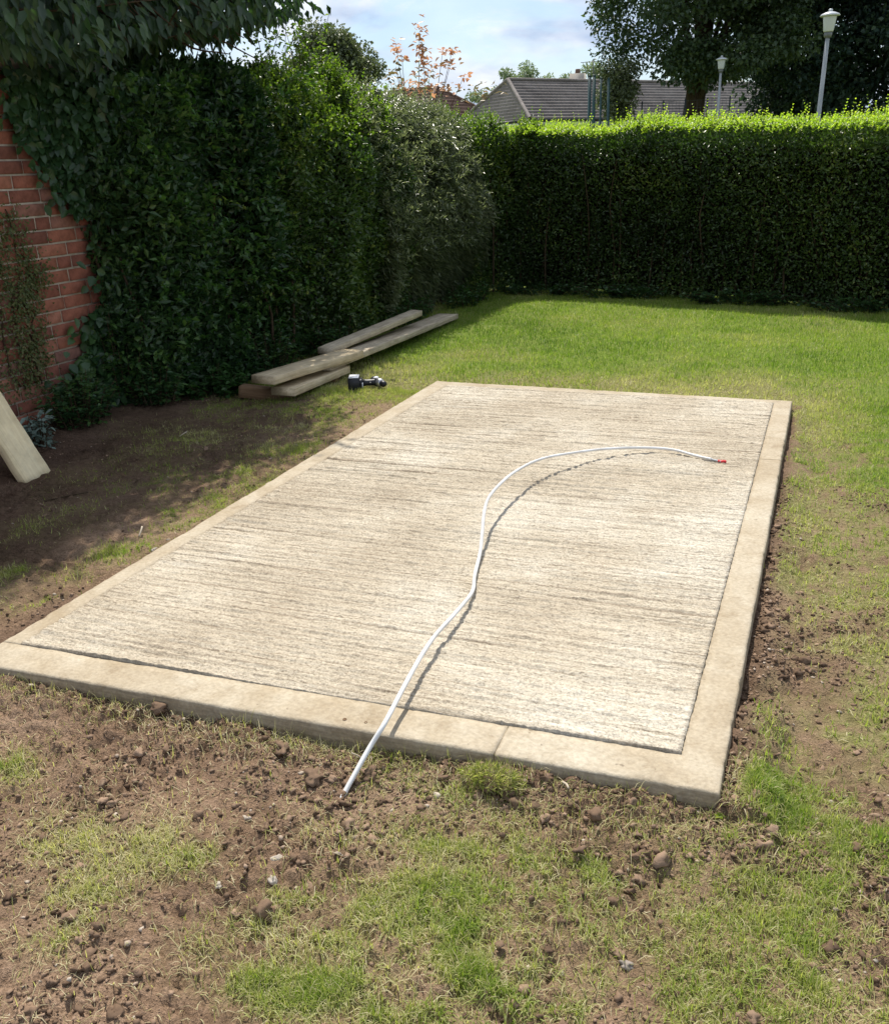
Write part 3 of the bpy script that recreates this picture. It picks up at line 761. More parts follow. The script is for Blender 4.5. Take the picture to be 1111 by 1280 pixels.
# ------------------------------------------------------------------ brick wall
WX = -4.10
wall = thing('brick_wall', 'red brick garden wall at the left, partly covered by creeper and ivy', 'wall', (WX, 3.8, 0))
course, bl, jt = 0.0745, 0.215, 0.0105
bh = course - jt
def brick_mesh(seed, ln):
    r_ = random.Random(seed)
    V_ = []; F_ = []
    h = [(0, 0), (ln, 0), (ln, bh), (0, bh)]
    j = lambda s_=0.0014: r_.uniform(-s_, s_)
    back = [(-0.1, a, b) for a, b in h]
    mid = [(-0.004 + j(), a + j(), b + j()) for a, b in h]
    ins_ = 0.004
    fr_ = [(0.0 + j(), ins_ + j(), ins_ + j()), (0.0 + j(), ln - ins_ + j(), ins_ + j()), (0.0 + j(), ln - ins_ + j(), bh - ins_ + j()), (0.0 + j(), ins_ + j(), bh - ins_ + j())]
    V_ = back + mid + fr_ + [(0.001 + j(), ln / 2, bh / 2)]
    for a in range(4):
        b = (a + 1) % 4
        F_.append((a, b, 4 + b, 4 + a)); F_.append((4 + a, 4 + b, 8 + b, 8 + a)); F_.append((8 + a, 8 + b, 12))
    return make_mesh('brick', V_, F_, M['brick'])
stre = [brick_mesh(i, bl) for i in range(5)]
half = [brick_mesh(i + 20, 0.1025) for i in range(3)]
NB = 0
rest = MB()
for c_ in range(0, 26):
    z = 0.005 + c_ * course
    y = 0.4 + (0.1125 if c_ % 2 else 0.0) - 0.02 * (c_ % 3)
    while y < 5.2:
        # a header now and then, as in the photograph
        isH = ((int(y * 7.3) + c_ * 5) % 7 == 0)
        ln = 0.1025 if isH else bl
        jx = random.uniform(-0.003, 0.003)
        visible = (y + ln > 3.35) and (y < 4.75) and c_ >= 2
        if visible and NB < 298:
            me = random.choice(half if isH else stre)
            o_ = bpy.data.objects.new('brick', me)
            COL.objects.link(o_); o_.parent = wall
            o_.location = (jx, y - 3.8, z)
            NB += 1
        else:
            rest.box((WX - 0.1, y, z), (WX + jx, y + ln, z + bh))
        y += ln + jt
rest.build('bricks_out_of_sight', M['brick'], wall, kind='stuff')
mb = MB(); mb.box((WX - 0.215, 0.38, -0.1), (WX - 0.008, 5.22, 0.005 + 26 * course)); mb.build('mortar', M['mortar'], wall)
mb = MB(); mb.box((WX - 0.235, 0.36, 0.008 + 26 * course), (WX + 0.03, 5.24, 0.068 + 26 * course)); mb.build('coping', M['coping'], wall)

# ------------------------------------------------------------------ timber
def board(name, label, p_far, p_near, far_end_far, width, thick, mat, group=None, bearing=None, bend=0.0, notch=False, split=False):
    """plank: p_far/p_near = left-hand end corners of the top face; runs to far_end_far"""
    a = np.array(p_far, float); b = np.array(far_end_far, float)
    ax = b - a; ln = np.linalg.norm(ax); ax = ax / ln
    wv = np.array(p_near, float) - a; wv = wv - ax * (wv @ ax); wv = wv / np.linalg.norm(wv)
    nv_ = np.cross(ax, wv); 
    if nv_[2] < 0: nv_ = -nv_
    n_ = 24; rows = []
    seed = abs(hash(label)) % 97 if False else len(label)
    ch = 0.0025
    prof = [(0, -ch), (ch, 0), (width * .33, .0006), (width * .66, -.0005), (width - ch, 0), (width, -ch), (width, -thick + ch), (width - ch, -thick), (ch, -thick), (0, -thick + ch)]
    V_ = []
    for i in range(n_ + 1):
        t_ = i / n_
        for (w_, h_) in prof:
            jw = 0.0016 * math.sin(i * 1.7 + seed + w_ * 9) + random.uniform(-.0006, .0006)
            V_.append(a + ax * ln * t_ + wv * (w_ + jw) + nv_ * (h_ + bend * math.sin(math.pi * t_) + random.uniform(-.0005, .0005)))
    k_ = len(prof); F_ = []
    for i in range(n_):
        for j in range(k_):
            q = (j + 1) % k_
            F_.append((i * k_ + j, i * k_ + q, (i + 1) * k_ + q, (i + 1) * k_ + j))
    F_.append(tuple(range(k_))[::-1]); F_.append(tuple(n_ * k_ + j for j in range(k_)))
    V_ = np.array(V_)
    # local frame with Y along the grain so that the wood pattern follows the board
    Rm = np.stack([wv, ax, nv_], 1)
    if np.linalg.det(Rm) < 0: Rm[:, 0] = -Rm[:, 0]
    loc = a + ax * ln / 2 + wv * width / 2 - nv_ * thick / 2
    me = make_mesh(name, (V_ - loc) @ Rm, F_, mat)
    o_ = bpy.data.objects.new(name, me); COL.objects.link(o_)
    mw = Matrix([list(Rm[0]) + [0], list(Rm[1]) + [0], list(Rm[2]) + [0], [0, 0, 0, 1]])
    mw.translation = Vector(loc); o_.matrix_world = mw
    WL[o_] = loc
    return _props(o_, label, 'plank', group)

G1 = 'old boards piled beside the left hedge'
board('timber_board', 'short thick board on top of the pile, nearest its left end', (-3.290, 4.955, .185), (-3.13, 4.955, .185), (-3.150, 5.93, .175), 0.185, 0.05, M['wood_warm'], G1)
board('timber_board', 'lowest board of the pile, lying nearest the concrete slab', (-3.205, 5.035, .092), (-3.03, 5.03, .092), (-3.20, 5.80, .085), 0.175, 0.05, M['wood_warm'], G1)
board('timber_board', 'long grey board running out of the pile to its far right end on the grass', (-3.245, 5.57, .138), (-3.06, 5.57, .138), (-3.33, 8.25, .075), 0.195, 0.045, M['wood_grey'], G1)
bc = board('timber_board', 'weathered board with nail holes tilted up against the hedge at the back of the pile', (-3.33, 5.90, .185), (-3.22, 5.92, .180), (-3.262, 7.46, .228), 0.105, 0.045, M['wood_grey'], G1)
mb = MB()
for f_ in (0.80, 0.84, 0.89, 0.93, 0.96):
    q = np.array((-3.315, 7.52, .235)) * f_ + np.array((-3.35, 5.55, .150)) * (1 - f_) + (0.09, 0, -0.002)
    mb.tube([q, q + (0, 0, 0.005)], 0.008, 6)
board('timber_bearer', 'brown timber offcut under the left end of the board pile', (-3.47, 5.13, .085), (-3.44, 5.06, .085), (-3.13, 5.22, .040), 0.10, 0.075, M['wood_brown'], None)
board('timber_bearer', 'small timber block under the middle of the board pile', (-3.36, 5.66, .045), (-3.32, 5.58, .045), (-3.06, 5.70, .045), 0.10, 0.06, M['wood_brown'], None)
board('leaning_plank', 'pale fresh timber plank leaning on the brick wall at the left edge', (-3.505, 3.425, -0.005), (-3.505, 3.26, -0.005), (-4.070, 3.36, 1.12), 0.175, 0.045, M['wood_pale'])

# ------------------------------------------------------------------ cordless drill lying on the grass
DX = np.array((0.927, 0.376, 0)); DY = np.array((-0.376, 0.927, 0)); DZ = np.array((0, 0, 1.0))
DR = np.stack([DX, DY, DZ], 1)
dbase = np.array((-2.84, 5.43, float(height(np.array([-2.75]), np.array([5.44]))[0]) + 0.004))
drill = thing('cordless_drill', 'black cordless drill with a battery lying on its side on the grass by the slab', 'power tool', tuple(dbase))
def bev(mbx, lo, hi, c=0.006):
    x0, y0, z0_ = lo; x1, y1, z1 = hi
    ring_ = lambda x: [(x, y0 + c, z0_), (x, y1 - c, z0_), (x, y1, z0_ + c), (x, y1, z1 - c), (x, y1 - c, z1), (x, y0 + c, z1), (x, y0, z1 - c), (x, y0, z0_ + c)]
    V_ = []
    yc, zc = (y0 + y1) / 2, (z0_ + z1) / 2
    for x, s_ in ((x0, .88), (x0 + c, 1), (x1 - c, 1), (x1, .88)):
        for (a, b, d) in ring_(x): V_.append((a, yc + (b - yc) * s_, zc + (d - zc) * s_))
    F_ = [tuple(range(7, -1, -1)), tuple(range(24, 32))]
    for i in range(3):
        for j in range(8):
            q = (j + 1) % 8; F_.append((i * 8 + j, i * 8 + q, (i + 1) * 8 + q, (i + 1) * 8 + j))
    mbx.add(np.array(V_) @ DR.T + dbase, F_)
mb = MB(); bev(mb, (-0.012, -0.060, 0.0), (0.064, 0.060, 0.078), 0.008); bev(mb, (0.060, -0.045, 0.006), (0.082, 0.045, 0.064), 0.006); bt = mb.build('battery', M['black_plastic'], drill)
mb = MB(); bev(mb, (-0.006, -0.052, 0.0782), (0.060, 0.052, 0.0832), 0.002); bev(mb, (0.0805, -0.050, 0.012), (0.086, -0.020, 0.044), 0.002); mb.build('battery_label', M['white_plastic'], bt)
mb = MB(); P = np.array([(0.075, 0, .036), (0.11, 0.002, .036), (0.15, 0.004, .036), (0.175, 0.004, .036)]) @ DR.T + dbase
mb.tube(P, [.026, .021, .022, .027], 10); mb.build('handle', M['black_plastic'], drill, smooth_=True)
def rod(name, pts, rr_, mat, par=None, n_=14):
    mb_ = MB(); mb_.tube(np.array(pts) @ DR.T + dbase, rr_, n_); return mb_.build(name, mat, par or drill, smooth_=True)
mh = rod('motor_housing', [(0.150, 0.062, .036), (0.153, 0.055, .036), (0.168, 0.030, .036), (0.186, 0.002, .036), (0.192, -0.008, .036)], [.018, .030, .033, .031, .028], M['black_plastic'])
rod('side_panel', [(0.158, 0.046, .045), (0.170, 0.027, .046), (0.184, 0.005, .045)], [.020, .026, .022], M['white_plastic'], mh)
rod('gear_case', [(0.192, -0.008, .036), (0.199, -0.019, .036), (0.212, -0.040, .036)], [.029, .029, .022], M['steel'])
rod('chuck', [(0.211, -0.038, .036), (0.217, -0.048, .036), (0.228, -0.066, .036), (0.234, -0.076, .036)], [.021, .022, .019, .010], M['black_plastic'])
mb = MB(); bev(mb, (0.128, -0.034, 0.028), (0.142, -0.016, 0.044), 0.003); mb.build('trigger', M['black_plastic'], drill)

# ------------------------------------------------------------------ stones, clods, turf and splinters one can point to
def pebble(name, label, cat, x, y, s_, mat, seed, sub=I2, flat=1.0, group=None):
    z = float(height(np.array([x]), np.array([y]))[0])
    V_, F_, k_ = lumps(np.array([[x, y, z + s_ * 0.2 * flat]]), np.array([s_]), I3, seed, 0.8 if mat is M['clod'] else 0.45)
    top(name, V_, F_, mat, label, cat, smooth_=mat is not M['clod'], loc=(x, y, z), v=np.full(len(V_), 0.4), group=group)
pebble('pale_stone', 'pale oval stone on the soil below the end of the cable', 'stone', -0.927, 1.276, .011, M['stone_pale'], 1)
pebble('pale_stone', 'small pinkish pale stone left of the larger pale stone', 'stone', -1.027, 1.229, .009, M['stone_pale'], 2)
pebble('pale_stone', 'small white stone in the soil below the grass patches', 'stone', -0.571, 1.244, .006, M['stone_pale'], 3)
pebble('pale_stone', 'pale flat stone above the oval stone', 'stone', -0.955, 1.335, .010, M['stone_pale'], 4)
pebble('grey_stone', 'grey brown stone half buried at lower right of the grass patches', 'stone', -0.212, 1.316, .011, M['stone_grey'], 5)
pebble('pale_stone', 'tiny white stone left of the half buried stone', 'stone', -0.321, 1.268, .0055, M['stone_pale'], 6)
pebble('pale_stone', 'grey white stone lying beside the left margin of the slab', 'stone', -2.335, 2.72, .018, M['stone_pale'], 7)
pebble('pale_stone', 'round grey stone in front of the slab edge by the turf clump', 'stone', -0.66, 1.755, .011, M['stone_grey'], 8)
pebble('soil_clod', 'dark lump of soil alone on the bare earth below the cable end', 'clod', -1.036, 1.42, .013, M['clod'], 11, I3)
pebble('soil_clod', 'large dark clod of soil right of the grass patch at bottom left', 'clod', -0.895, 1.191, .017, M['clod'], 12, I3)
pebble('soil_clod', 'dark clod below the front edge of the slab on the left', 'clod', -1.539, 1.715, .020, M['clod'], 13, I3)
pebble('soil_clod', 'big clod of earth leaning beside the foot of the cable', 'clod', -0.885, 1.655, .025, M['clod'], 14, I3)
pebble('soil_clod', 'small dark clod touching the spot where the cable enters the soil', 'clod', -0.925, 1.575, .015, M['clod'], 15, I3)
pebble('soil_clod', 'rounded clod left of the foot of the cable', 'clod', -1.01, 1.60, .022, M['clod'], 16, I3)
pebble('soil_clod', 'clod of soil behind the rounded clod against the front of the slab', 'clod', -1.13, 1.66, .020, M['clod'], 17, I3)

tz = float(height(np.array([-.59]), np.array([1.69]))[0])
tuft = thing('turf_clump', 'loose clump of turf with yellow green moss in front of the slab', 'turf clump', (-0.59, 1.69, tz))
V, F, k = lumps(np.array([[-0.58, 1.70, tz + 0.000]]), np.array([0.040]), I3, 21, 0.9); V[:, 2] = tz + (V[:, 2] - tz) * 0.55
part('soil_clod', V, F, M['clod'], tuft, v=np.full(len(V), 0.25))
n = 1100
dd = rnd3(n); dd[:, 2] = np.abs(dd[:, 2])
C = np.array([-0.595, 1.685, tz + 0.006]) + dd * np.array([0.062, 0.030, 0.024]) * (0.55 + 0.8 * vnoise(dd[:, 0] * 2.2 + 3, dd[:, 1] * 2.2, dd[:, 2] * 2.2, 5))[:, None]
leafpart('moss', C, norm(dd + rs.normal(0, 1.3, (n, 3)) + (0, 0, .1)), rnd3(n), rs.uniform(.010, .026, n), 0.0016, M['grass'], tuft, v=rs.uniform(.45, 1.0, n))

def splinter(label, x0_, y0_, x1_, y1_, r_, mat, lift=0.01, name='wood_splinter'):
    za = float(height(np.array([x0_]), np.array([y0_]))[0]) + r_; zb = float(height(np.array([x1_]), np.array([y1_]))[0]) + lift
    V_, F_ = tube(spline([(x0_, y0_, za), ((x0_ + x1_) / 2 + .003, (y0_ + y1_) / 2, (za + zb) / 2 + r_), (x1_, y1_, zb)], 4), r_, 6)
    top(name, V_, F_, mat, label, 'stick', loc=(x0_, y0_, za))
splinter('short bleached splinter of wood standing out of the grass left of the slab', -2.475, 2.80, -2.495, 2.85, .004, M['wood_splinter'], .032)
splinter('thin brown twig lying on the shaded soil near the leaning plank', -3.28, 3.04, -3.10, 3.22, .003, M['twig'], .010, 'twig')
splinter('curved pale root end in the shaded soil below the hedge', -3.27, 4.15, -3.245, 4.19, .003, M['wood_splinter'], .022, 'root_end')
splinter('pale wood chip lying in the loose earth by the foot of the cable', -0.93, 1.70, -0.955, 1.69, .0022, M['wood_splinter'], .02)
splinter('flat pale wood chip beside the turf clump at the slab edge', -0.44, 1.728, -0.42, 1.708, .0028, M['wood_splinter'], .01)

# seedling near the front right corner
sx, sy = -0.096, 1.765 - 0.02
sz_ = float(height(np.array([sx]), np.array([sy]))[0])
seed_ = thing('seedling', 'tiny bright green seedling at the front right corner of the slab', 'plant', (sx, sy, sz_))
V, F = tube([(sx, sy, sz_ - .005), (sx + .001, sy, sz_ + .014)], .001, 5); part('stem', V, F, M['privet_tip'], seed_, v=np.full(len(V), .8))
a = np.arange(6) * 1.05
C = np.tile([sx, sy, sz_ + .014], (6, 1)); D_ = np.stack([np.cos(a), np.sin(a), a * 0 + .5], 1)
leafpart('leaf', C, D_, np.tile([0, 0, 1.], (6, 1)), .016, .008, M['privet_tip'], seed_, 3)

# ------------------------------------------------------------------ far hedge and left hedge
def hedge(name, label, base, prof_fn, n, ln, wd, mats, stem_n=60, outward=1, seed=0, horiz=0.0, tips=0, tipmat=None, tiph=(.04, .12), thick=0.7, downy=0.0, vnoise_s=2.2, depth=0.10, amp=0.09, ztaper=0.0):
    """base: polyline of ground points of the face. prof_fn(s01)->(list of (u,z)) profile of face and top"""
    B = np.array(base, float); seg = np.linalg.norm(np.diff(B, axis=0), axis=1); cum = np.concatenate([[0], np.cumsum(seg)]); LN = cum[-1]
    root = thing(name, label, 'hedge' if 'hedge' in name else 'shrub', (B[:, 0].mean(), B[:, 1].mean(), 0))
    def at_s(s_):
        q = np.clip(s_ * LN, 0, LN - 1e-6); i = np.clip(np.searchsorted(cum, q, side='right') - 1, 0, len(seg) - 1)
        f_ = ((q - cum[i]) / seg[i])[:, None]
        p_ = B[i] * (1 - f_) + B[i + 1] * f_
        d_ = norm(B[i + 1] - B[i])
        return p_, d_
    prof = np.array(prof_fn, float)                    # (m,2) constant profile
    pl = np.linalg.norm(np.diff(prof, axis=0), axis=1); pc = np.concatenate([[0], np.cumsum(pl)])
    def surf(s_, t_):
        p_, d_ = at_s(s_)
        o_ = np.stack([d_[:, 1], -d_[:, 0]], 1) * outward
        q = t_ * pc[-1]; i = np.clip(np.searchsorted(pc, q, side='right') - 1, 0, len(pl) - 1); f_ = ((q - pc[i]) / pl[i])[:, None]
        uz = prof[i] * (1 - f_) + prof[i + 1] * f_
        uz[:, 1] = uz[:, 1] * (1 + ztaper * (0.5 - s_) + 0.012 * np.sin(s_ * 23) * (ztaper > 0))
        du = prof[i + 1] - prof[i]; du = du / np.linalg.norm(du, axis=1)[:, None]
        nu_, nz = du[:, 1], -du[:, 0]
        P_ = np.column_stack([p_ + o_ * uz[:, :1], uz[:, 1]])
        N_ = np.column_stack([o_ * nu_[:, None], nz])
        lump = amp * fbm(P_[:, 0] * vnoise_s + seed, P_[:, 1] * vnoise_s, P_[:, 2] * vnoise_s, 3, seed) 
        return P_ + N_ * lump[:, None], norm(N_), o_
    s_ = rs.uniform(0, 1, n); t_ = rs.uniform(0, 1, n)
    P_, N_, o_ = surf(s_, t_)
    dep = rs.exponential(depth, n)
    C_ = P_ - N_ * dep[:, None] + rs.normal(0, .012, (n, 3))
    up_ = np.array([0, 0, 1.0])
    D_ = norm(N_ * 0.7 + up_ * (0.35 - downy) + rs.normal(0, 0.65, (n, 3)))
    if horiz:
        dirn = np.column_stack([o_, np.zeros(n)])
        D_ = norm(dirn * 0.5 + np.array([horiz, -0.6, -0.45]) + rs.normal(0, 0.33, (n, 3)))
    Nn = norm(rs.normal(0, 0.7, (n, 3)) + N_ * 0.6 + up_ * 0.6)
    big_ = fbm(C_[:, 0] * 1.7, C_[:, 1] * 1.7, C_[:, 2] * 1.7, 3, seed + 40)
    vv = 0.45 + 0.55 * big_ + rs.normal(0, .2, n)
    l_ = ln * np.exp(rs.normal(-.08, .28, n))
    leafpart('foliage', C_, D_, Nn, l_, wd * rs.uniform(.7, 1.2, n), mats, root, 2, v=vv)
    # added dark lumpy sheet, paints the shade deep inside the foliage
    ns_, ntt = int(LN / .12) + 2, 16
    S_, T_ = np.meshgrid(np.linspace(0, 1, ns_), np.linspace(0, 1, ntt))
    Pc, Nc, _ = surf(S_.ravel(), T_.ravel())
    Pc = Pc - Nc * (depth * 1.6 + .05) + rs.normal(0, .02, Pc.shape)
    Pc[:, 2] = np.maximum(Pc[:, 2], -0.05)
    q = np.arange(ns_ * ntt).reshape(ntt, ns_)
    part('dark_core', Pc, np.stack([q[:-1, :-1], q[:-1, 1:], q[1:, 1:], q[1:, :-1]], -1).reshape(-1, 4).astype(np.int32), M['core'], root, kind='stuff')
    # stems near the bottom of the face
    mb_ = MB()
    zmax = prof[:, 1].max()
    for i in range(stem_n):
        sv = (i + rs.uniform(.2, .8)) / stem_n
        p_, d_ = at_s(np.array([sv])); oo = np.array([d_[0, 1], -d_[0, 0]]) * outward
        b_ = p_[0] - oo * rs.uniform(.02, .16)
        h_ = zmax * rs.uniform(.55, .9)
        pts = [(b_[0], b_[1], -.05)]
        for f_ in (.33, .66, 1.0):
            pts.append((b_[0] + rs.normal(0, .05) * f_ * 2, b_[1] + rs.normal(0, .05) * f_ * 2, h_ * f_))
        mb_.tube(spline(pts, 2), np.linspace(.012, .004, 7), 5, False)
    mb_.build('stems', M['twig'], root, kind='stuff')
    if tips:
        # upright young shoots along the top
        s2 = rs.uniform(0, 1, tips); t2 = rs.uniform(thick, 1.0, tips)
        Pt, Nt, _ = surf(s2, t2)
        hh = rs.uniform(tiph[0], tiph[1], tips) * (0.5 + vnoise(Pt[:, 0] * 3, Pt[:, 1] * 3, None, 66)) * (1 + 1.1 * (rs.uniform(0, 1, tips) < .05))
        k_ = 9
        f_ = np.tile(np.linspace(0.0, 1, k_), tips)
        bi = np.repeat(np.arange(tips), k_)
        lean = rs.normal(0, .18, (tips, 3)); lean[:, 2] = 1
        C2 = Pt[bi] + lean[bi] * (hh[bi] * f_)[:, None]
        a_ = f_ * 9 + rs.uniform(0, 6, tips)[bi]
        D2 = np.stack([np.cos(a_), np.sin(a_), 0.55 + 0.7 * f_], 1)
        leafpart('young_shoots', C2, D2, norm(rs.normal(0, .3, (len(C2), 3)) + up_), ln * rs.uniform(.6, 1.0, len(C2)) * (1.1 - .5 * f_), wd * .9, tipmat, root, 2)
    return root

far_base = [(-3.75, 10.78), (-3.40, 10.66), (-1.76, 10.13), (-0.4, 9.68), (0.59, 9.33), (3.2, 8.55)]
far_prof = [(0.02, 0.02), (0.0, 0.25), (0.02, 0.9), (0.03, 1.40), (-0.02, 1.55), (-0.12, 1.645), (-0.30, 1.68), (-0.55, 1.67), (-0.75, 1.60), (-0.80, 1.35)]
far_prof = [(u_, z_ * .955) for u_, z_ in far_prof]
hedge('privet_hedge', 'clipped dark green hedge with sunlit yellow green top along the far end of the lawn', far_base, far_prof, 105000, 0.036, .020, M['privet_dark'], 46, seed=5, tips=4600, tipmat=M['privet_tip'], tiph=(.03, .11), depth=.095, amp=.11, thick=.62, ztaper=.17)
# taller single shoots on the far hedge are part of it: built with the tips

# left hedge: separate shrubs
dk_prof = [(0.10, 0.03), (0.02, 0.3), (0.05, 0.9), (0.06, 1.5), (0.0, 1.8), (-0.14, 1.97), (-0.40, 2.02), (-0.75, 1.98)]
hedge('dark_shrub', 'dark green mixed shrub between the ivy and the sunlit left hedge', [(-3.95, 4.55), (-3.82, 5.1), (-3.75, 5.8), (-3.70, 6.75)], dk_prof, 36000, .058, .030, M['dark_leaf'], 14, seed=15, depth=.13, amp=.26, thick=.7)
pv_prof = [(0.0, 0.05), (0.04, 0.3), (0.14, 0.9), (0.12, 1.25), (0.0, 1.65), (-0.16, 1.92), (-0.35, 2.04), (-0.75, 2.0), (-0.85, 1.8)]
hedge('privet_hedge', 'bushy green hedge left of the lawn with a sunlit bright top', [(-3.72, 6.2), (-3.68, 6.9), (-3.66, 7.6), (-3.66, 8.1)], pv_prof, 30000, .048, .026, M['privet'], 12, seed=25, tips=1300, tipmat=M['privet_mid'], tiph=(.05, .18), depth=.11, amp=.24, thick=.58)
gr_prof = [(-0.02, 0.05), (0.04, 0.3), (0.12, 0.75), (0.14, 1.05), (0.07, 1.40), (-0.07, 1.70), (-0.26, 1.90), (-0.52, 1.99), (-0.85, 1.92), (-0.95, 1.7)]
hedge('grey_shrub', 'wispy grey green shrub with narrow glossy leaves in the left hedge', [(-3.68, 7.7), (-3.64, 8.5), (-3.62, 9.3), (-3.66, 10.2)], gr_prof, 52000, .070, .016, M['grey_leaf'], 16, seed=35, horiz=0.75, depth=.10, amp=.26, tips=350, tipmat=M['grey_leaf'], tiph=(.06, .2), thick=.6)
cp_prof = [(0.0, 0.03), (0.0, 0.9), (0.02, 1.45), (-0.06, 1.68), (-0.25, 1.78), (-0.6, 1.78), (-0.7, 1.6)]
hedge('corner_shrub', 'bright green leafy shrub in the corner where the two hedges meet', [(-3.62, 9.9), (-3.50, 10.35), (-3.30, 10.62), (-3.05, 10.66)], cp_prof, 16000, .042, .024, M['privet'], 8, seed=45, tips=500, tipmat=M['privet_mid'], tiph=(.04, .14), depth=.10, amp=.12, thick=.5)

# a few bright leafy sprays poking out of the left hedge face
def sprays(root, spots, ln, wd, mat, name='spray'):
    Cs, Ds = [], []
    for (x, y, z, dx, dy, dz, L_, k_) in spots:
        for i in range(k_):
            f_ = i / (k_ - 1)
            p_ = np.array([x, y, z]) + np.array([dx, dy, dz]) * L_ * f_ + np.array([0, 0, -.25 * L_ * f_ * f_])
            Cs.append(p_); a_ = rs.normal(0, .6, 3); a_[2] += .2
            Ds.append(np.array([dx, dy, dz]) * .8 + a_)
    Cs = np.array(Cs); Ds = np.array(Ds)
    leafpart(name, Cs, Ds, norm(rs.normal(0, .5, (len(Cs), 3)) + (0, 0, 1)), ln * rs.uniform(.6, 1.1, len(Cs)), wd, mat, root)
gsh = [o_ for o_ in bpy.data.objects if o_.name == 'grey_shrub'][0]
_z = lambda z: (-3.64 + float(np.interp(z, [.7, 1.05, 1.4, 1.7, 1.9], [.12, .14, .07, -.07, -.26])))
sp = [(_z(_q) + rs.uniform(-.08, .06), rs.uniform(7.6, 10.0), _q, .55 + rs.normal(0, .15), -.45 + rs.normal(0, .3), rs.uniform(.0, .5), rs.uniform(.15, .40), 13) for _q in rs.uniform(.6, 1.9, 430)]
sprays(gsh, sp, .062, .013, M['grey_leaf'])
psh = [o_ for o_ in bpy.data.objects if o_.name == 'privet_hedge.001'][0]
sp = [(-3.66 + rs.uniform(-.1, .10), rs.uniform(6.3, 8.0), rs.uniform(1.35, 2.0), .5 + rs.normal(0, .2), -.3 + rs.normal(0, .3), rs.uniform(.0, .6), rs.uniform(.12, .30), 9) for _ in range(80)]
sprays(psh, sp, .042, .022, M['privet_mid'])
sp = [(-3.72 + rs.uniform(-.12, .12), 6.6 - abs(rs.normal(0, .45)), rs.uniform(.5, 2.0), .5 + rs.normal(0, .2), -.3 + rs.normal(0, .4), rs.uniform(.0, .6), rs.uniform(.12, .32), 10) for _ in range(200)]
sprays(psh, sp, .046, .024, M['privet'])

dsh = [o_ for o_ in bpy.data.objects if o_.name == 'dark_shrub'][0]
sp = [(-3.80 + rs.uniform(-.1, .12), rs.uniform(4.7, 6.7), rs.uniform(.3, 1.95), .5 + rs.normal(0, .2), -.3 + rs.normal(0, .4), rs.uniform(-.1, .6), rs.uniform(.15, .38), 11) for _ in range(230)]
sprays(dsh, sp, .062, .030, M['undergrowth'])
# ------------------------------------------------------------------ ivy on the wall and the hedge end
ivy = thing('ivy', 'dark green broad leaved ivy hanging over the far part of the brick wall', 'climbing plant', (-4.0, 4.6, 0))
n = 13000
y = rs.uniform(3.9, 5.6, n); z = rs.uniform(0.05, 1.95, n)
edge_y = np.interp(z, [.05, .30, .44, .74, 1.0, 1.12, 1.285, 1.48, 1.73, 2.0], [4.12, 4.26, 4.42, 4.66, 4.74, 4.68, 4.50, 4.32, 4.24, 4.20]) + 0.10 * fbm(z * 7, z * 0, None, 3, 3) - np.abs(rs.normal(0, .05, n)) - .25 * rs.uniform(0, 1, n) ** 14
keep = y > edge_y
y, z = y[keep], z[keep]; n = len(y)
bul = 0.06 + 0.16 * smooth(0, 0.7, y - edge_y[keep]) + 0.05 * fbm(y * 4, z * 4, None, 3, 7)
C = np.stack([WX + bul * rs.uniform(.35, 1.0, n) ** .5, y, z], 1)
D_ = norm(np.stack([rs.normal(.25, .3, n), rs.normal(-.25, .55, n), rs.normal(-.75, .35, n)], 1))
Nn = norm(np.stack([1 + rs.normal(0, .3, n), rs.normal(-.3, .4, n), .45 + rs.normal(0, .35, n)], 1))
leafpart('foliage', C, D_, Nn, rs.uniform(.04, .075, n), rs.uniform(.038, .062, n), M['ivy'], ivy, 3, v=.45 + .45 * fbm(y * 3, z * 3, None, 3, 9) + rs.normal(0, .18, n))
mb = MB()
for i in range(14):
    yy = rs.uniform(4.75, 5.3)
    pts = [(WX + .02, yy, -.03)]
    for f_ in (.5, 1.0, 1.5, 1.85):
        pts.append((WX + .03 + rs.uniform(0, .04), yy + rs.normal(0, .12), f_))
    mb.tube(spline(pts, 4), np.linspace(.014, .005, 17), 6, False)
mb.build('stems', M['twig'], ivy, kind='stuff')

# ------------------------------------------------------------------ sparse creeper on the visible bricks
crp = thing('creeper', 'thin half dead creeper climbing the bare bricks of the wall', 'climbing plant', (WX, 3.75, 0))
mb = MB(); Cs = []
vines = [(3.50, 3.33, 1.75, .5), (3.58, 3.62, .35, 1.05), (3.72, 3.70, .30, 1.12), (3.86, 3.80, .30, 1.10), (3.98, 3.92, .30, 1.0), (4.05, 4.02, .3, .95), (3.64, 3.60, .30, .80), (3.95, 4.1, .3, .7), (3.80, 3.92, .85, 1.15), (4.12, 4.0, .8, 1.25), (4.0, 4.2, .7, .95)]
for (ya, yb, za, zb) in vines:
    m_ = 9; pts = []
    for i in range(m_):
        f_ = i / (m_ - 1)
        pts.append((WX + .008 + rs.uniform(0, .006), ya + (yb - ya) * f_ + rs.normal(0, .018), za + (zb - za) * f_ + rs.normal(0, .01)))
    Q = spline(pts, 4); mb.tube(Q, np.linspace(.006, .003, len(Q)), 5, False)
    if za < 1.5:
        k_ = 430
        ii_ = rs.randint(0, len(Q), k_); Cs.append(Q[ii_] + np.column_stack([np.abs(rs.normal(0, .012, k_)), rs.normal(0, .062, k_), rs.normal(0, .05, k_)]))
    else:
        k_ = 26
        ii_ = rs.randint(0, len(Q), k_); Cs.append(Q[ii_] + np.column_stack([np.abs(rs.normal(0, .008, k_)), rs.normal(0, .012, k_), rs.normal(0, .02, k_)]))
mb.build('stems', M['twig'], crp, kind='stuff')
C = np.concatenate(Cs); n = len(C)
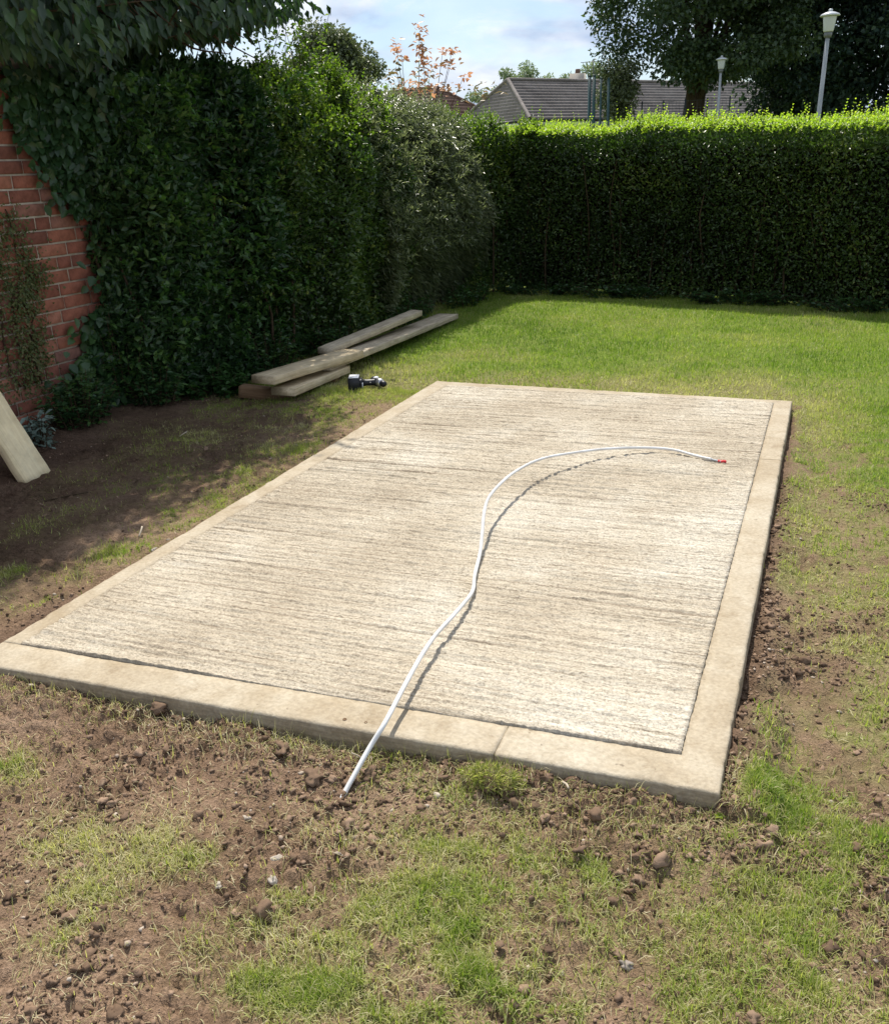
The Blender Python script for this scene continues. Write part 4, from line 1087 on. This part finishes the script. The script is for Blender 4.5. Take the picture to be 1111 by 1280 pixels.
leafpart('foliage', C, norm(np.stack([rs.normal(.3, .3, n), rs.normal(0, .6, n), rs.normal(-.4, .6, n)], 1)), norm(np.stack([1 + 0 * C[:, 0], rs.normal(0, .5, n), rs.normal(.3, .5, n)], 1)), rs.uniform(.012, .026, n), rs.uniform(.010, .018, n), M['creeper'], crp, 2)

# ------------------------------------------------------------------ undergrowth plants
def plant(name, label, cat, x, y, rx, ry, h, n, ln, wd, mat, stems=10, droop=.3, vlo=0, vhi=1):
    z0_ = float(height(np.array([x]), np.array([y]))[0])
    root = thing(name, label, cat, (x, y, z0_))
    mb_ = MB(); Cs = []; Ds = []
    per = max(3, n // stems)
    for i in range(stems):
        a_ = rs.uniform(0, 6.28); r_ = math.sqrt(rs.uniform(0, 1))
        bx, by = x + math.cos(a_) * rx * r_ * .55, y + math.sin(a_) * ry * r_ * .55
        tx, ty = x + math.cos(a_) * rx * r_, y + math.sin(a_) * ry * r_
        hh = h * rs.uniform(.6, 1.05) * (1.1 - .4 * r_)
        Q = spline([(bx, by, z0_ - .02), ((bx + tx) / 2, (by + ty) / 2, z0_ + hh * .6), (tx, ty, z0_ + hh)], 5)
        mb_.tube(Q, np.linspace(.004, .0015, len(Q)), 5, False)
        f_ = rs.uniform(.15, 1, per); ii_ = (f_ * (len(Q) - 1)).astype(int)
        Cs.append(Q[ii_] + rs.normal(0, ln * .35, (per, 3)))
        aa = rs.uniform(0, 6.28, per); Ds.append(np.stack([np.cos(aa), np.sin(aa), .35 - droop * rs.uniform(0, 2, per)], 1))
    mb_.build('stems', M['twig'], root, kind='stuff')
    C_ = np.concatenate(Cs); D2 = np.concatenate(Ds); C_[:, 2] = np.maximum(C_[:, 2], z0_ + .01)
    leafpart('foliage', C_, D2, norm(rs.normal(0, .35, (len(C_), 3)) + (0, 0, 1)), ln * rs.uniform(.6, 1.2, len(C_)), wd * rs.uniform(.7, 1.2, len(C_)), mat, root, 3, vlo=vlo, vhi=vhi)
plant('nettle_clump', 'bright green leafy weeds at the foot of the wall below the ivy', 'plant', -4.0, 4.62, .22, .30, .58, 1500, .055, .024, M['undergrowth'], 40, .5)
plant('leafy_weed', 'low dark leafy weeds along the base of the wall behind the dusty plant', 'plant', -3.92, 4.12, .17, .30, .32, 900, .040, .026, M['ivy'], 34)
plant('dusty_plant', 'small dusty grey green plant at the wall foot beside the leaning plank', 'plant', -3.86, 3.72, .12, .13, .20, 190, .050, .022, M['dusty_leaf'], 14, .5)
plant('leafy_weed', 'low leafy weeds on the soil bank halfway between plank and board pile', 'plant', -3.80, 4.65, .18, .22, .26, 700, .040, .028, M['ivy'], 26)
plant('leafy_weed', 'low ivy like weeds at the left end of the board pile', 'plant', -3.68, 5.12, .22, .28, .20, 900, .042, .030, M['undergrowth'], 34, vhi=.6)
plant('leafy_weed', 'weeds hanging over the back of the board pile', 'plant', -3.66, 5.75, .20, .35, .36, 900, .042, .028, M['dark_leaf'], 34)
plant('leafy_weed', 'weeds at the hedge foot beside the far half of the board pile', 'plant', -3.62, 6.75, .18, .50, .34, 900, .040, .024, M['dark_leaf'], 34)
plant('leafy_weed', 'weeds at the hedge foot near the far end of the board pile', 'plant', -3.60, 8.0, .20, .6, .28, 900, .042, .022, M['undergrowth'], 34, vhi=.6)
plant('leafy_weed', 'weeds at the foot of the grey shrub near the far corner', 'plant', -3.45, 9.4, .22, .6, .24, 900, .042, .024, M['undergrowth'], 34, vhi=.7)
for (x, y, lab) in [(-2.9, 10.2, 'ivy ground cover in the far corner of the lawn'), (-1.9, 9.95, 'ivy ground cover under the left half of the far hedge'), (-0.7, 9.62, 'ivy ground cover under the right half of the far hedge'), (0.4, 9.28, 'ivy ground cover under the far hedge at the right edge')]:
    plant('ground_ivy', lab, 'plant', x, y, .62, .15, .15, 900, .042, .032, M['dark_leaf'], 44, vhi=.8)

# ------------------------------------------------------------------ trees
def tree(name, label, cat, base, height_, crown_c, crown_r, n, ln, wd, mat, trunk_r=.3, clumps=120, clump_r=.5, seed=1, limbs=14, shell=.55, zmin=None, hang=0.0, fork=None, detail=2):
    root = thing(name, label, cat, base)
    r_ = np.random.RandomState(seed)
    cc = np.array(crown_c, float); R_ = np.array(crown_r, float)
    d_ = norm(r_.normal(size=(clumps, 3)))
    rad_ = shell + (1 - shell) * r_.uniform(0, 1, clumps) ** .6
    cen = cc + d_ * R_ * rad_[:, None] * (1 + .22 * r_.normal(0, .5, (clumps, 1)))
    if zmin is not None:
        lim = zmin(cen) if callable(zmin) else zmin
        cen[:, 2] = np.maximum(cen[:, 2], lim + r_.uniform(0, .6, clumps) * clump_r)
    csz = clump_r * r_.uniform(.6, 1.35, clumps)
    ci = r_.choice(clumps, n, p=csz ** 2 / (csz ** 2).sum())
    g_ = norm(r_.normal(size=(n, 3))) * (r_.uniform(0, 1, n) ** .45)[:, None]
    C_ = cen[ci] + g_ * csz[ci][:, None] * np.array([1, 1, .72])
    D2 = norm(g_ * .8 + r_.normal(0, .6, (n, 3)) + np.array([0, 0, -.25 - hang]))
    Nn = norm(r_.normal(0, .55, (n, 3)) + (0, 0, 1))
    cv = r_.normal(0, .16, clumps)
    leafpart('crown', C_, D2, Nn, ln * r_.uniform(.65, 1.25, n), wd * r_.uniform(.7, 1.2, n), mat, root, detail, v=.42 + cv[ci] + r_.normal(0, .17, n) + .15 * g_[:, 2])
    b_ = np.array(base, float)
    top_ = cc + np.array([0, 0, R_[2] * .5])
    mb_ = MB()
    zf = b_[2] + (fork if fork else (cc[2] - b_[2]) * .6)
    fk = np.array([b_[0] + (cc[0] - b_[0]) * .3, b_[1] + (cc[1] - b_[1]) * .3, zf])
    Q = spline([b_ - (0, 0, .15), b_ * .5 + fk * .5 + (.02, 0, 0), fk, (fk + top_) / 2 + (.05, .1, 0), top_], 6)
    mb_.tube(Q, np.concatenate([np.linspace(trunk_r * 1.25, trunk_r * .85, 13), np.linspace(trunk_r * .8, trunk_r * .12, 12)]), 10)
    mb_.build('trunk', M['bark'], root, smooth_=True)
    mb_ = MB()
    for i in range(limbs):
        f_ = r_.uniform(.40, .9); st = Q[int(f_ * (len(Q) - 1))]
        tgt = cen[r_.randint(clumps)]
        md = (st + tgt) / 2 + np.array([0, 0, .12 * np.linalg.norm(tgt - st)])
        S_ = spline([st, md, tgt], 6)
        mb_.tube(S_, np.linspace(trunk_r * .38 * (1.15 - f_), trunk_r * .06, len(S_)), 6, False)
    mb_.build('limbs', M['bark'], root, smooth_=True, kind='stuff')
    return root, cen

# overhanging tree at the upper left, behind and above the wall
r_ = np.random.RandomState(77)
oh, _c = tree('overhanging_tree', 'tree with large drooping dark leaves hanging over the brick wall at the upper left', 'tree', (-5.3, 5.3, 0), 5, (-5.1, 5.9, 3.8), (1.2, 2.8, 1.4), 40000, .095, .042, M['laurel'], .11, 170, .46, 5, 12, .1, 2.35, .5)
n = 14500
y = rs.uniform(2.4, 6.4, n); x = rs.uniform(-4.9, -3.3, n)
zb = 1.92 + 0.06 * smooth(-4.2, -3.8, x) + 0.05 * fbm(x * 5, y * 5, None, 3, 14) + 0.20 * smooth(4.3, 5.1, y) + 0.16 * smooth(5.1, 6.2, y) + 0.10 * smooth(-3.7, -3.1, x)
z = zb + rs.uniform(0, 1, n) ** 1.3 * (.95)
keep = (x < -3.38 - 0.25 * np.abs(fbm(y * 3, z * 3, None, 3, 15)) - 0.45 * smooth(3.6, 2.4, y)) & (rs.uniform(0, 1, n) < (1 - .55 * smooth(5.2, 5.6, y) * (z < 2.25)))
C = np.stack([x, y, z], 1)[keep]; n = len(C)
D_ = norm(np.stack([rs.normal(.35, .4, n), rs.normal(-.15, .45, n), rs.normal(-.85, .3, n)], 1))
leafpart('drooping_foliage', C, D_, norm(np.stack([rs.normal(.6, .5, n), rs.normal(-.4, .5, n), rs.normal(.5, .4, n)], 1)), rs.uniform(.06, .11, n), rs.uniform(.028, .044, n), M['laurel'], oh, 3)
mb = MB()
for i in range(34):
    ya = rs.uniform(2.8, 6.2); pts = [(-5.1, ya + .3, 2.7), (-4.4, ya + rs.normal(0, .15), 2.6 + rs.uniform(-.2, .2)), (-3.8, ya + rs.normal(0, .2), 2.35 + rs.uniform(-.2, .2)), (-3.6 + rs.uniform(-.1, .1), ya + rs.normal(0, .25), 2.2 + rs.uniform(-.15, .15))]
    Q = spline(pts, 4); mb.tube(Q, np.linspace(.016, .003, len(Q)), 5, False)
mb.build('branches', M['twig'], oh, kind='stuff')
# tall shoots between the overhanging tree and the small far tree
sprout = thing('tall_shoots', 'sunlit yellow green leafy shoots rising from the left hedge beside the overhanging tree', 'shrub', (-4.1, 7.4, 0))
Cs = []; Ds = []; mb = MB()
for i in range(13):
    bx, by = -4.15 + rs.normal(0, .10), 7.35 + rs.normal(0, .22)
    hh = rs.uniform(.2, .62)
    Q = spline([(bx, by, 1.8), (bx + rs.normal(0, .03), by, 2.0 + hh * .5), (bx + rs.normal(0, .07), by + rs.normal(0, .06), 2.0 + hh)], 6)
    mb.tube(Q, np.linspace(.005, .0015, len(Q)), 5, False)
    k_ = 34; ii_ = rs.randint(2, len(Q), k_)
    Cs.append(Q[ii_] + rs.normal(0, .02, (k_, 3))); aa = rs.uniform(0, 6.28, k_); Ds.append(np.stack([np.cos(aa), np.sin(aa), rs.normal(.1, .5, k_)], 1))
mb.build('stems', M['twig'], sprout, kind='stuff')
C = np.concatenate(Cs); leafpart('foliage', C, np.concatenate(Ds), norm(rs.normal(0, .5, (len(C), 3)) + (0, 0, 1)), .055 * rs.uniform(.7, 1.2, len(C)), .026, M['privet_mid'], sprout)

tree('round_tree', 'round crowned grey green tree beyond the left hedge', 'tree', (-14.25, 27.3, 0), 6, (-14.25, 27.3, 3.85), (1.35, 1.35, 1.45), 26000, .12, .085, M['tree_leaf_grey'], .16, 110, .48, 21, 8, .25)
tree('sycamore_tree', 'large dark broad tree with a thick trunk standing before the bungalow roof', 'tree', (-4.35, 31.7, 0), 11, (-3.55, 31.7, 7.6), (3.9, 3.6, 4.7), 84000, .135, .105, M['tree_leaf'], .36, 190, .75, 31, 22, .35, lambda c_: 3.75 + 0.05 * np.abs(c_[:, 0] + 4.3), fork=2.9)
tree('dense_tree', 'dense dark tree between the two lamp posts', 'tree', (-0.7, 35.0, 0), 11, (-0.7, 35.0, 5.0), (2.5, 2.4, 5.4), 42000, .17, .12, M['tree_leaf_blue'], .35, 190, .85, 41, 16, .3)
tree('dense_tree', 'dense dark tree at the right edge behind the nearer lamp post', 'tree', (3.4, 33.5, 0), 11, (3.4, 33.5, 5.0), (3.1, 2.5, 5.4), 42000, .17, .12, M['tree_leaf_blue'], .35, 190, .85, 51, 16, .3)
tree('small_tree', 'small olive brown tree in front of the tiled roof', 'tree', (-6.05, 29.5, 0), 4, (-6.05, 29.5, 3.15), (.62, .6, .95), 5200, .10, .07, M['tree_leaf_grey'], .07, 34, .30, 71, 6, .2)
tree('low_bush', 'pale feathery bush left of the aerial beyond the roof ridge', 'bush', (-16.9, 57.0, 0), 6, (-16.9, 57.0, 5.0), (2.9, 1.5, 1.75), 9000, .17, .09, M['tree_leaf_pale'], .12, 50, .42, 81, 6, .3)
tree('low_bush', 'pale feathery bush behind the middle of the tiled roof', 'bush', (-13.2, 58.0, 0), 6, (-13.2, 58.0, 4.8), (1.1, 1.1, 1.75), 3500, .17, .09, M['tree_leaf_pale'], .12, 24, .40, 91, 6, .3)

# ------------------------------------------------------------------ plant with orange young leaves
ora = thing('orange_leaved_shrub', 'tall shrub with pink and orange young leaves showing above the left hedge', 'shrub', (-4.6, 11.1, 0))
mb = MB(); Cs = []; Ds = []; Vs = []
def opx(px, py):      # metres in the plane of this shrub, 12 m from the house: 96 pixels of the photograph per metre
    return np.array([-4.55 + (px - 530) / 104.0, 11.1 + (px - 530) / 104.0 * .38, 2.27 + (110 - py) / 97.0])
for (px, py, sp_, k_, lo, hi) in [(527, 62, (.035, .14), 60, .3, 1.0), (530, 78, (.05, .06), 34, .2, .9), (500, 68, (.035, .04), 22, .7, 1.0), (506, 80, (.04, .03), 16, .3, .9), (499, 92, (.04, .05), 16, .0, .2), (553, 76, (.04, .03), 14, .4, .9), (564, 75, (.03, .025), 14, .6, .95), (562, 88, (.08, .03), 26, .2, .8), (535, 95, (.12, .03), 34, .1, .8), (512, 108, (.14, .05), 60, .3, 1.0), (540, 112, (.16, .05), 70, .2, .9), (577, 102, (.03, .02), 10, .5, .9), (490, 104, (.05, .06), 20, .0, .2), (596, 118, (.14, .05), 40, .0, .3)]:
    c_ = opx(px, py)
    b_ = np.array([c_[0] * .35 + -4.6 * .65, 11.1 + rs.normal(0, .1), 1.6])
    Q = spline([b_, (b_ + c_) / 2 + (rs.normal(0, .04), 0, 0), c_ + (0, 0, .03)], 5); mb.tube(Q, np.linspace(.007, .002, len(Q)), 5, False)
    Cs.append(c_ + np.clip(rs.normal(0, 1, (k_, 3)), -1.8, 1.8) * np.array([sp_[0], sp_[0], sp_[1]])); aa = rs.uniform(0, 6.28, k_)
    Ds.append(np.stack([np.cos(aa), np.sin(aa), rs.normal(-.1, .35, k_)], 1)); Vs.append(rs.uniform(lo, hi, k_))
mb.build('stems', M['twig'], ora, kind='stuff')
C = np.concatenate(Cs)
leafpart('foliage', C, np.concatenate(Ds), norm(rs.normal(0, .4, (len(C), 3)) + (0, -.3, 1)), .075 * rs.uniform(.6, 1.2, len(C)), .040, M['orange_leaf'], ora, 3, v=np.concatenate(Vs))

# ------------------------------------------------------------------ lamp posts
def lamp(label, x, y, H_, lean, group, k=1.0):
    root = thing('lamp_post', label, 'street lamp', (x, y, 0), group)
    def T(V_): V_ = np.asarray(V_, float).copy(); V_[:, 0] += V_[:, 2] * lean; return V_ + np.array([x, y, 0])
    def lt(name, prof, mat, n_=20, sm=True):
        V_, F_ = lathe([(r_ * k, H_ + (z_ - H_) * k if z_ > 1.5 else z_) for r_, z_ in prof], n_); part(name, T(V_), F_, mat, root, smooth_=sm)
    lt('pole', [(.10, -.2), (.10, .9), (.062, .95), (.052, H_ - .62), (.0, H_ - .62)], M['pole_paint'], 14)
    lt('collar', [(.0, H_ - .66), (.085, H_ - .66), (.10, H_ - .60), (.10, H_ - .53), (.0, H_ - .53)], M['lamp_dark'], 14)
    lt('lamp_bowl', [(.0, H_ - .529), (.115, H_ - .529), (.125, H_ - .50), (.165, H_ - .20), (.165, H_ - .17), (.0, H_ - .17)], M['lamp_white'])
    lt('canopy', [(.0, H_ - .169), (.24, H_ - .169), (.25, H_ - .155), (.22, H_ - .12), (.12, H_ - .08), (.05, H_ - .06), (.0, H_ - .06)], M['lamp_white'])
    lt('finial', [(.0, H_ - .06), (.045, H_ - .055), (.055, H_ - .02), (.03, H_), (.0, H_ + .005)], M['lamp_white'], 12)
lamp('taller looking nearer grey lamp post leaning slightly at the right', -0.45, 24.0, 4.24, .022, 'lamp posts beyond the far hedge', .84)
lamp('farther small grey lamp post beside the big tree trunk', -3.07, 28.3, 3.87, .012, 'lamp posts beyond the far hedge', .62)

# ------------------------------------------------------------------ sports posts and mesh fence
for (px_, xx, hh, r_, lab) in [(737, -6.34, 3.52, .045, 'leftmost of the dark green tall posts beyond the far hedge'), (741, -6.22, 3.52, .045, 'second dark green tall post, close beside the leftmost'),
                              (748, -6.03, 3.44, .028, 'thin dark green post between the close pair and the right post'), (758, -5.82, 3.42, .036, 'rightmost of the dark green tall posts beside the small tree')]:
    V, F = tube([(xx, 27.27, -.2), (xx, 27.27, hh)], r_, 10)
    V2, F2 = tube([(xx, 27.27, hh), (xx, 27.27, hh + .03)], [r_ * 1.15, r_ * .6], 10)
    V = np.concatenate([V, V2]); F = F + [tuple(i + (len(V) - len(V2)) for i in f) for f in F2]
    top('sports_post', V, F, M['post_green'], lab, 'post', loc=(xx, 27.27, 0), smooth_=True, group='dark green posts beyond the far hedge')
fen = thing('mesh_fence', 'dark wire mesh fence in front of the tiled roof between the posts and the tree', 'fence', (-4.7, 29.9, 0))
for i in range(6):
    xx = -6.0 + i * .62
    V, F = tube([(xx, 29.9, -.1), (xx, 29.9, 2.95)], .022, 6); part('post', V, F, M['fence_wire'], fen, loc=(xx, 29.9, 0))
mb = MB()
for z in np.arange(.1, 2.95, .20): mb.tube([(-6.0, 29.9, z), (-2.9, 29.9, z)], .004, 4, False)
for xx in np.arange(-6.0, -2.9, .10): mb.tube([(xx, 29.9, 0.05), (xx, 29.9, 2.9)], .003, 4, False)
mb.build('mesh', M['fence_wire'], fen, kind='stuff')

# ------------------------------------------------------------------ bungalow with hipped roof
def hip_roof_house(name, label, C0, ang, LN, W_, ez, rz, inset, courses, roofmat, hip=True):
    u = np.array([math.sin(ang), math.cos(ang)]); p_ = np.array([-math.cos(ang), math.sin(ang)])
    C0 = np.array(C0, float)
    root = thing(name, label, 'house', (C0[0], C0[1], 0))
    def w3(a, b, z): q = C0 + u * a + p_ * b; return np.array([q[0], q[1], z])
    ov = .30
    # wall panels
    mb_ = MB()
    c4 = [(ov, ov), (LN - ov, ov), (LN - ov, W_ - ov), (ov, W_ - ov)]
    for i in range(4):
        a, b = c4[i], c4[(i + 1) % 4]
        V_ = [w3(*a, -.1), w3(*b, -.1), w3(*b, ez), w3(*a, ez)]
        mb_.add(V_, [(0, 1, 2, 3)])
    wl = mb_.build('wall', M['render_wall'], root)
    for i in range(5):
        a0 = 1.2 + i * (LN - 3) / 5
        mb_ = MB(); V_ = [w3(a0, ov - .04, .95), w3(a0 + 1.3, ov - .04, .95), w3(a0 + 1.3, ov - .04, 2.05), w3(a0, ov - .04, 2.05), w3(a0, ov + .02, .95), w3(a0 + 1.3, ov + .02, .95), w3(a0 + 1.3, ov + .02, 2.05), w3(a0, ov + .02, 2.05)]
        mb_.add(V_, [(0, 1, 2, 3), (0, 4, 5, 1), (1, 5, 6, 2), (2, 6, 7, 3), (3, 7, 4, 0)]); wn = mb_.build('window', M['fascia'], root)
        for s_ in (0, 1):
            mb_ = MB(); aa = a0 + .07 + s_ * .60
            mb_.add([w3(aa, ov - .045, 1.02), w3(aa + .55, ov - .045, 1.02), w3(aa + .55, ov - .045, 1.98), w3(aa, ov - .045, 1.98)], [(0, 1, 2, 3)]); mb_.build('pane', M['glass'], wn)
    # roof: stepped courses of tiles
    mb_ = MB()
    n_ = courses
    th = .085
    def slope(a0, a1, b0, b1):
        """a0,a1: eave line corners; b0,b1: top line corners (3d)"""
        for k_ in range(n_):
            f0, f1 = k_ / n_, (k_ + 1) / n_ + .012
            f1 = min(f1, 1.0)
            q = [a0 + (b0 - a0) * f0, a1 + (b1 - a1) * f0, a1 + (b1 - a1) * f1, a0 + (b0 - a0) * f1]
            lift = np.array([0, 0, th])
            V_ = [q[0] + lift, q[1] + lift, q[2] + lift * .05, q[3] + lift * .05, q[0] - lift * .2, q[1] - lift * .2]
            mb_.add(V_, [(0, 1, 2, 3), (4, 5, 1, 0)])
    E0, E1, E2, E3 = w3(0, 0, ez), w3(LN, 0, ez), w3(LN, W_, ez), w3(0, W_, ez)
    i0 = inset if hip else 0
    R0, R1 = w3(i0, W_ / 2, rz), w3(LN - i0, W_ / 2, rz)
    slope(E0, E1, R0, R1); slope(E2, E3, R1, R0)
    if hip: slope(E3, E0, R0, R0); slope(E1, E2, R1, R1)
    else: mb_.add([E0, R0, E3], [(0, 1, 2)]); mb_.add([E1, E2, R1], [(0, 1, 2)])
    rf = mb_.build('roof_tiles', roofmat, root, kind='stuff')
    # ridge and hip cappings: overlapping half round tiles
    mb_ = MB()
    lines = [(R0, R1)] + ([(E0, R0), (E3, R0), (E1, R1), (E2, R1)] if hip else [(E0, R0), (E3, R0)])
    for (a, b) in lines:
        L_ = np.linalg.norm(b - a); k_ = max(2, int(L_ / .38))
        for i in range(k_):
            s0 = a + (b - a) * (i / k_) + (0, 0, .05); s1 = a + (b - a) * ((i + 1.02) / k_) + (0, 0, .05)
            mb_.tube([s0, s1], [.078, .076], 10, False)
    mb_.build('ridge_tiles', roofmat, root, kind='stuff')
    mb_ = MB()
    def strip(a, b, z0_, z1, off):
        d = (b - a) / np.linalg.norm(b - a); o_ = np.array([d[1], -d[0], 0])
        q = [a + o_ * off, b + o_ * off]
        V_ = []
        for zz in (z0_, z1):
            for e in q: V_.append((e[0], e[1], zz)); V_.append((e[0] - o_[0] * .03, e[1] - o_[1] * .03, zz))
        mb_.add(V_, [(0, 2, 6, 4), (1, 5, 7, 3), (4, 6, 7, 5), (0, 1, 3, 2), (0, 4, 5, 1), (2, 3, 7, 6)])
    strip(E0, E1, ez - .24, ez - .05, .01)
    if hip: strip(E3, E0, ez - .24, ez - .05, .012)
    mb_.build('fascia', M['fascia'], root)
    mb_ = MB()
    mb_.tube([E0 + (0, 0, -.02), E1 + (0, 0, -.02)], .06, 8); mb_.tube([E3 + (0, 0, -.02), E0 + (0, 0, -.025)], .06, 8)
    mb_.build('gutter', M['gutter'], root)
    return root, w3
bung, w3 = hip_roof_house('bungalow', 'low bungalow with a hipped grey brown tiled roof beyond the far hedge', (-10.85, 36.9), rad(36.0), 18.5, 5.2, 2.92, 4.50, .9, 13, M['roof'])
q = w3(5.2, 3.4, 0)
mb = MB(); mb.box((q[0] - .3, q[1] - .25, 3.6), (q[0] + .3, q[1] + .25, 4.90)); ch = mb.build('chimney', M['render_wall'], bung)
mb = MB(); mb.tube([(q[0], q[1], 4.9), (q[0], q[1], 5.08)], [.12, .10], 10); mb.build('chimney_pot', M['roof_brown'], ch, smooth_=True)
# television aerial
q = w3(5.9, 3.2, 0)
mb = MB(); mb.tube([(q[0], q[1], 4.2), (q[0], q[1], 5.42)], .018, 6); mb.tube([(q[0] - .55, q[1], 5.36), (q[0] + .45, q[1], 5.36)], .012, 5)
for k_ in range(6): mb.tube([(q[0] - .5 + k_ * .18, q[1] - .2, 5.36), (q[0] - .5 + k_ * .18, q[1] + .2, 5.36)], .008, 4)
mb.build('aerial', M['lamp_dark'], bung)
hip_roof_house('brown_roofed_house', 'low house with a red brown roof partly hidden by the orange leaved shrub', (-14.55, 43.8), rad(-72.0), 9, 5.0, 3.4, 4.62, 1.3, 8, M['roof_brown'])
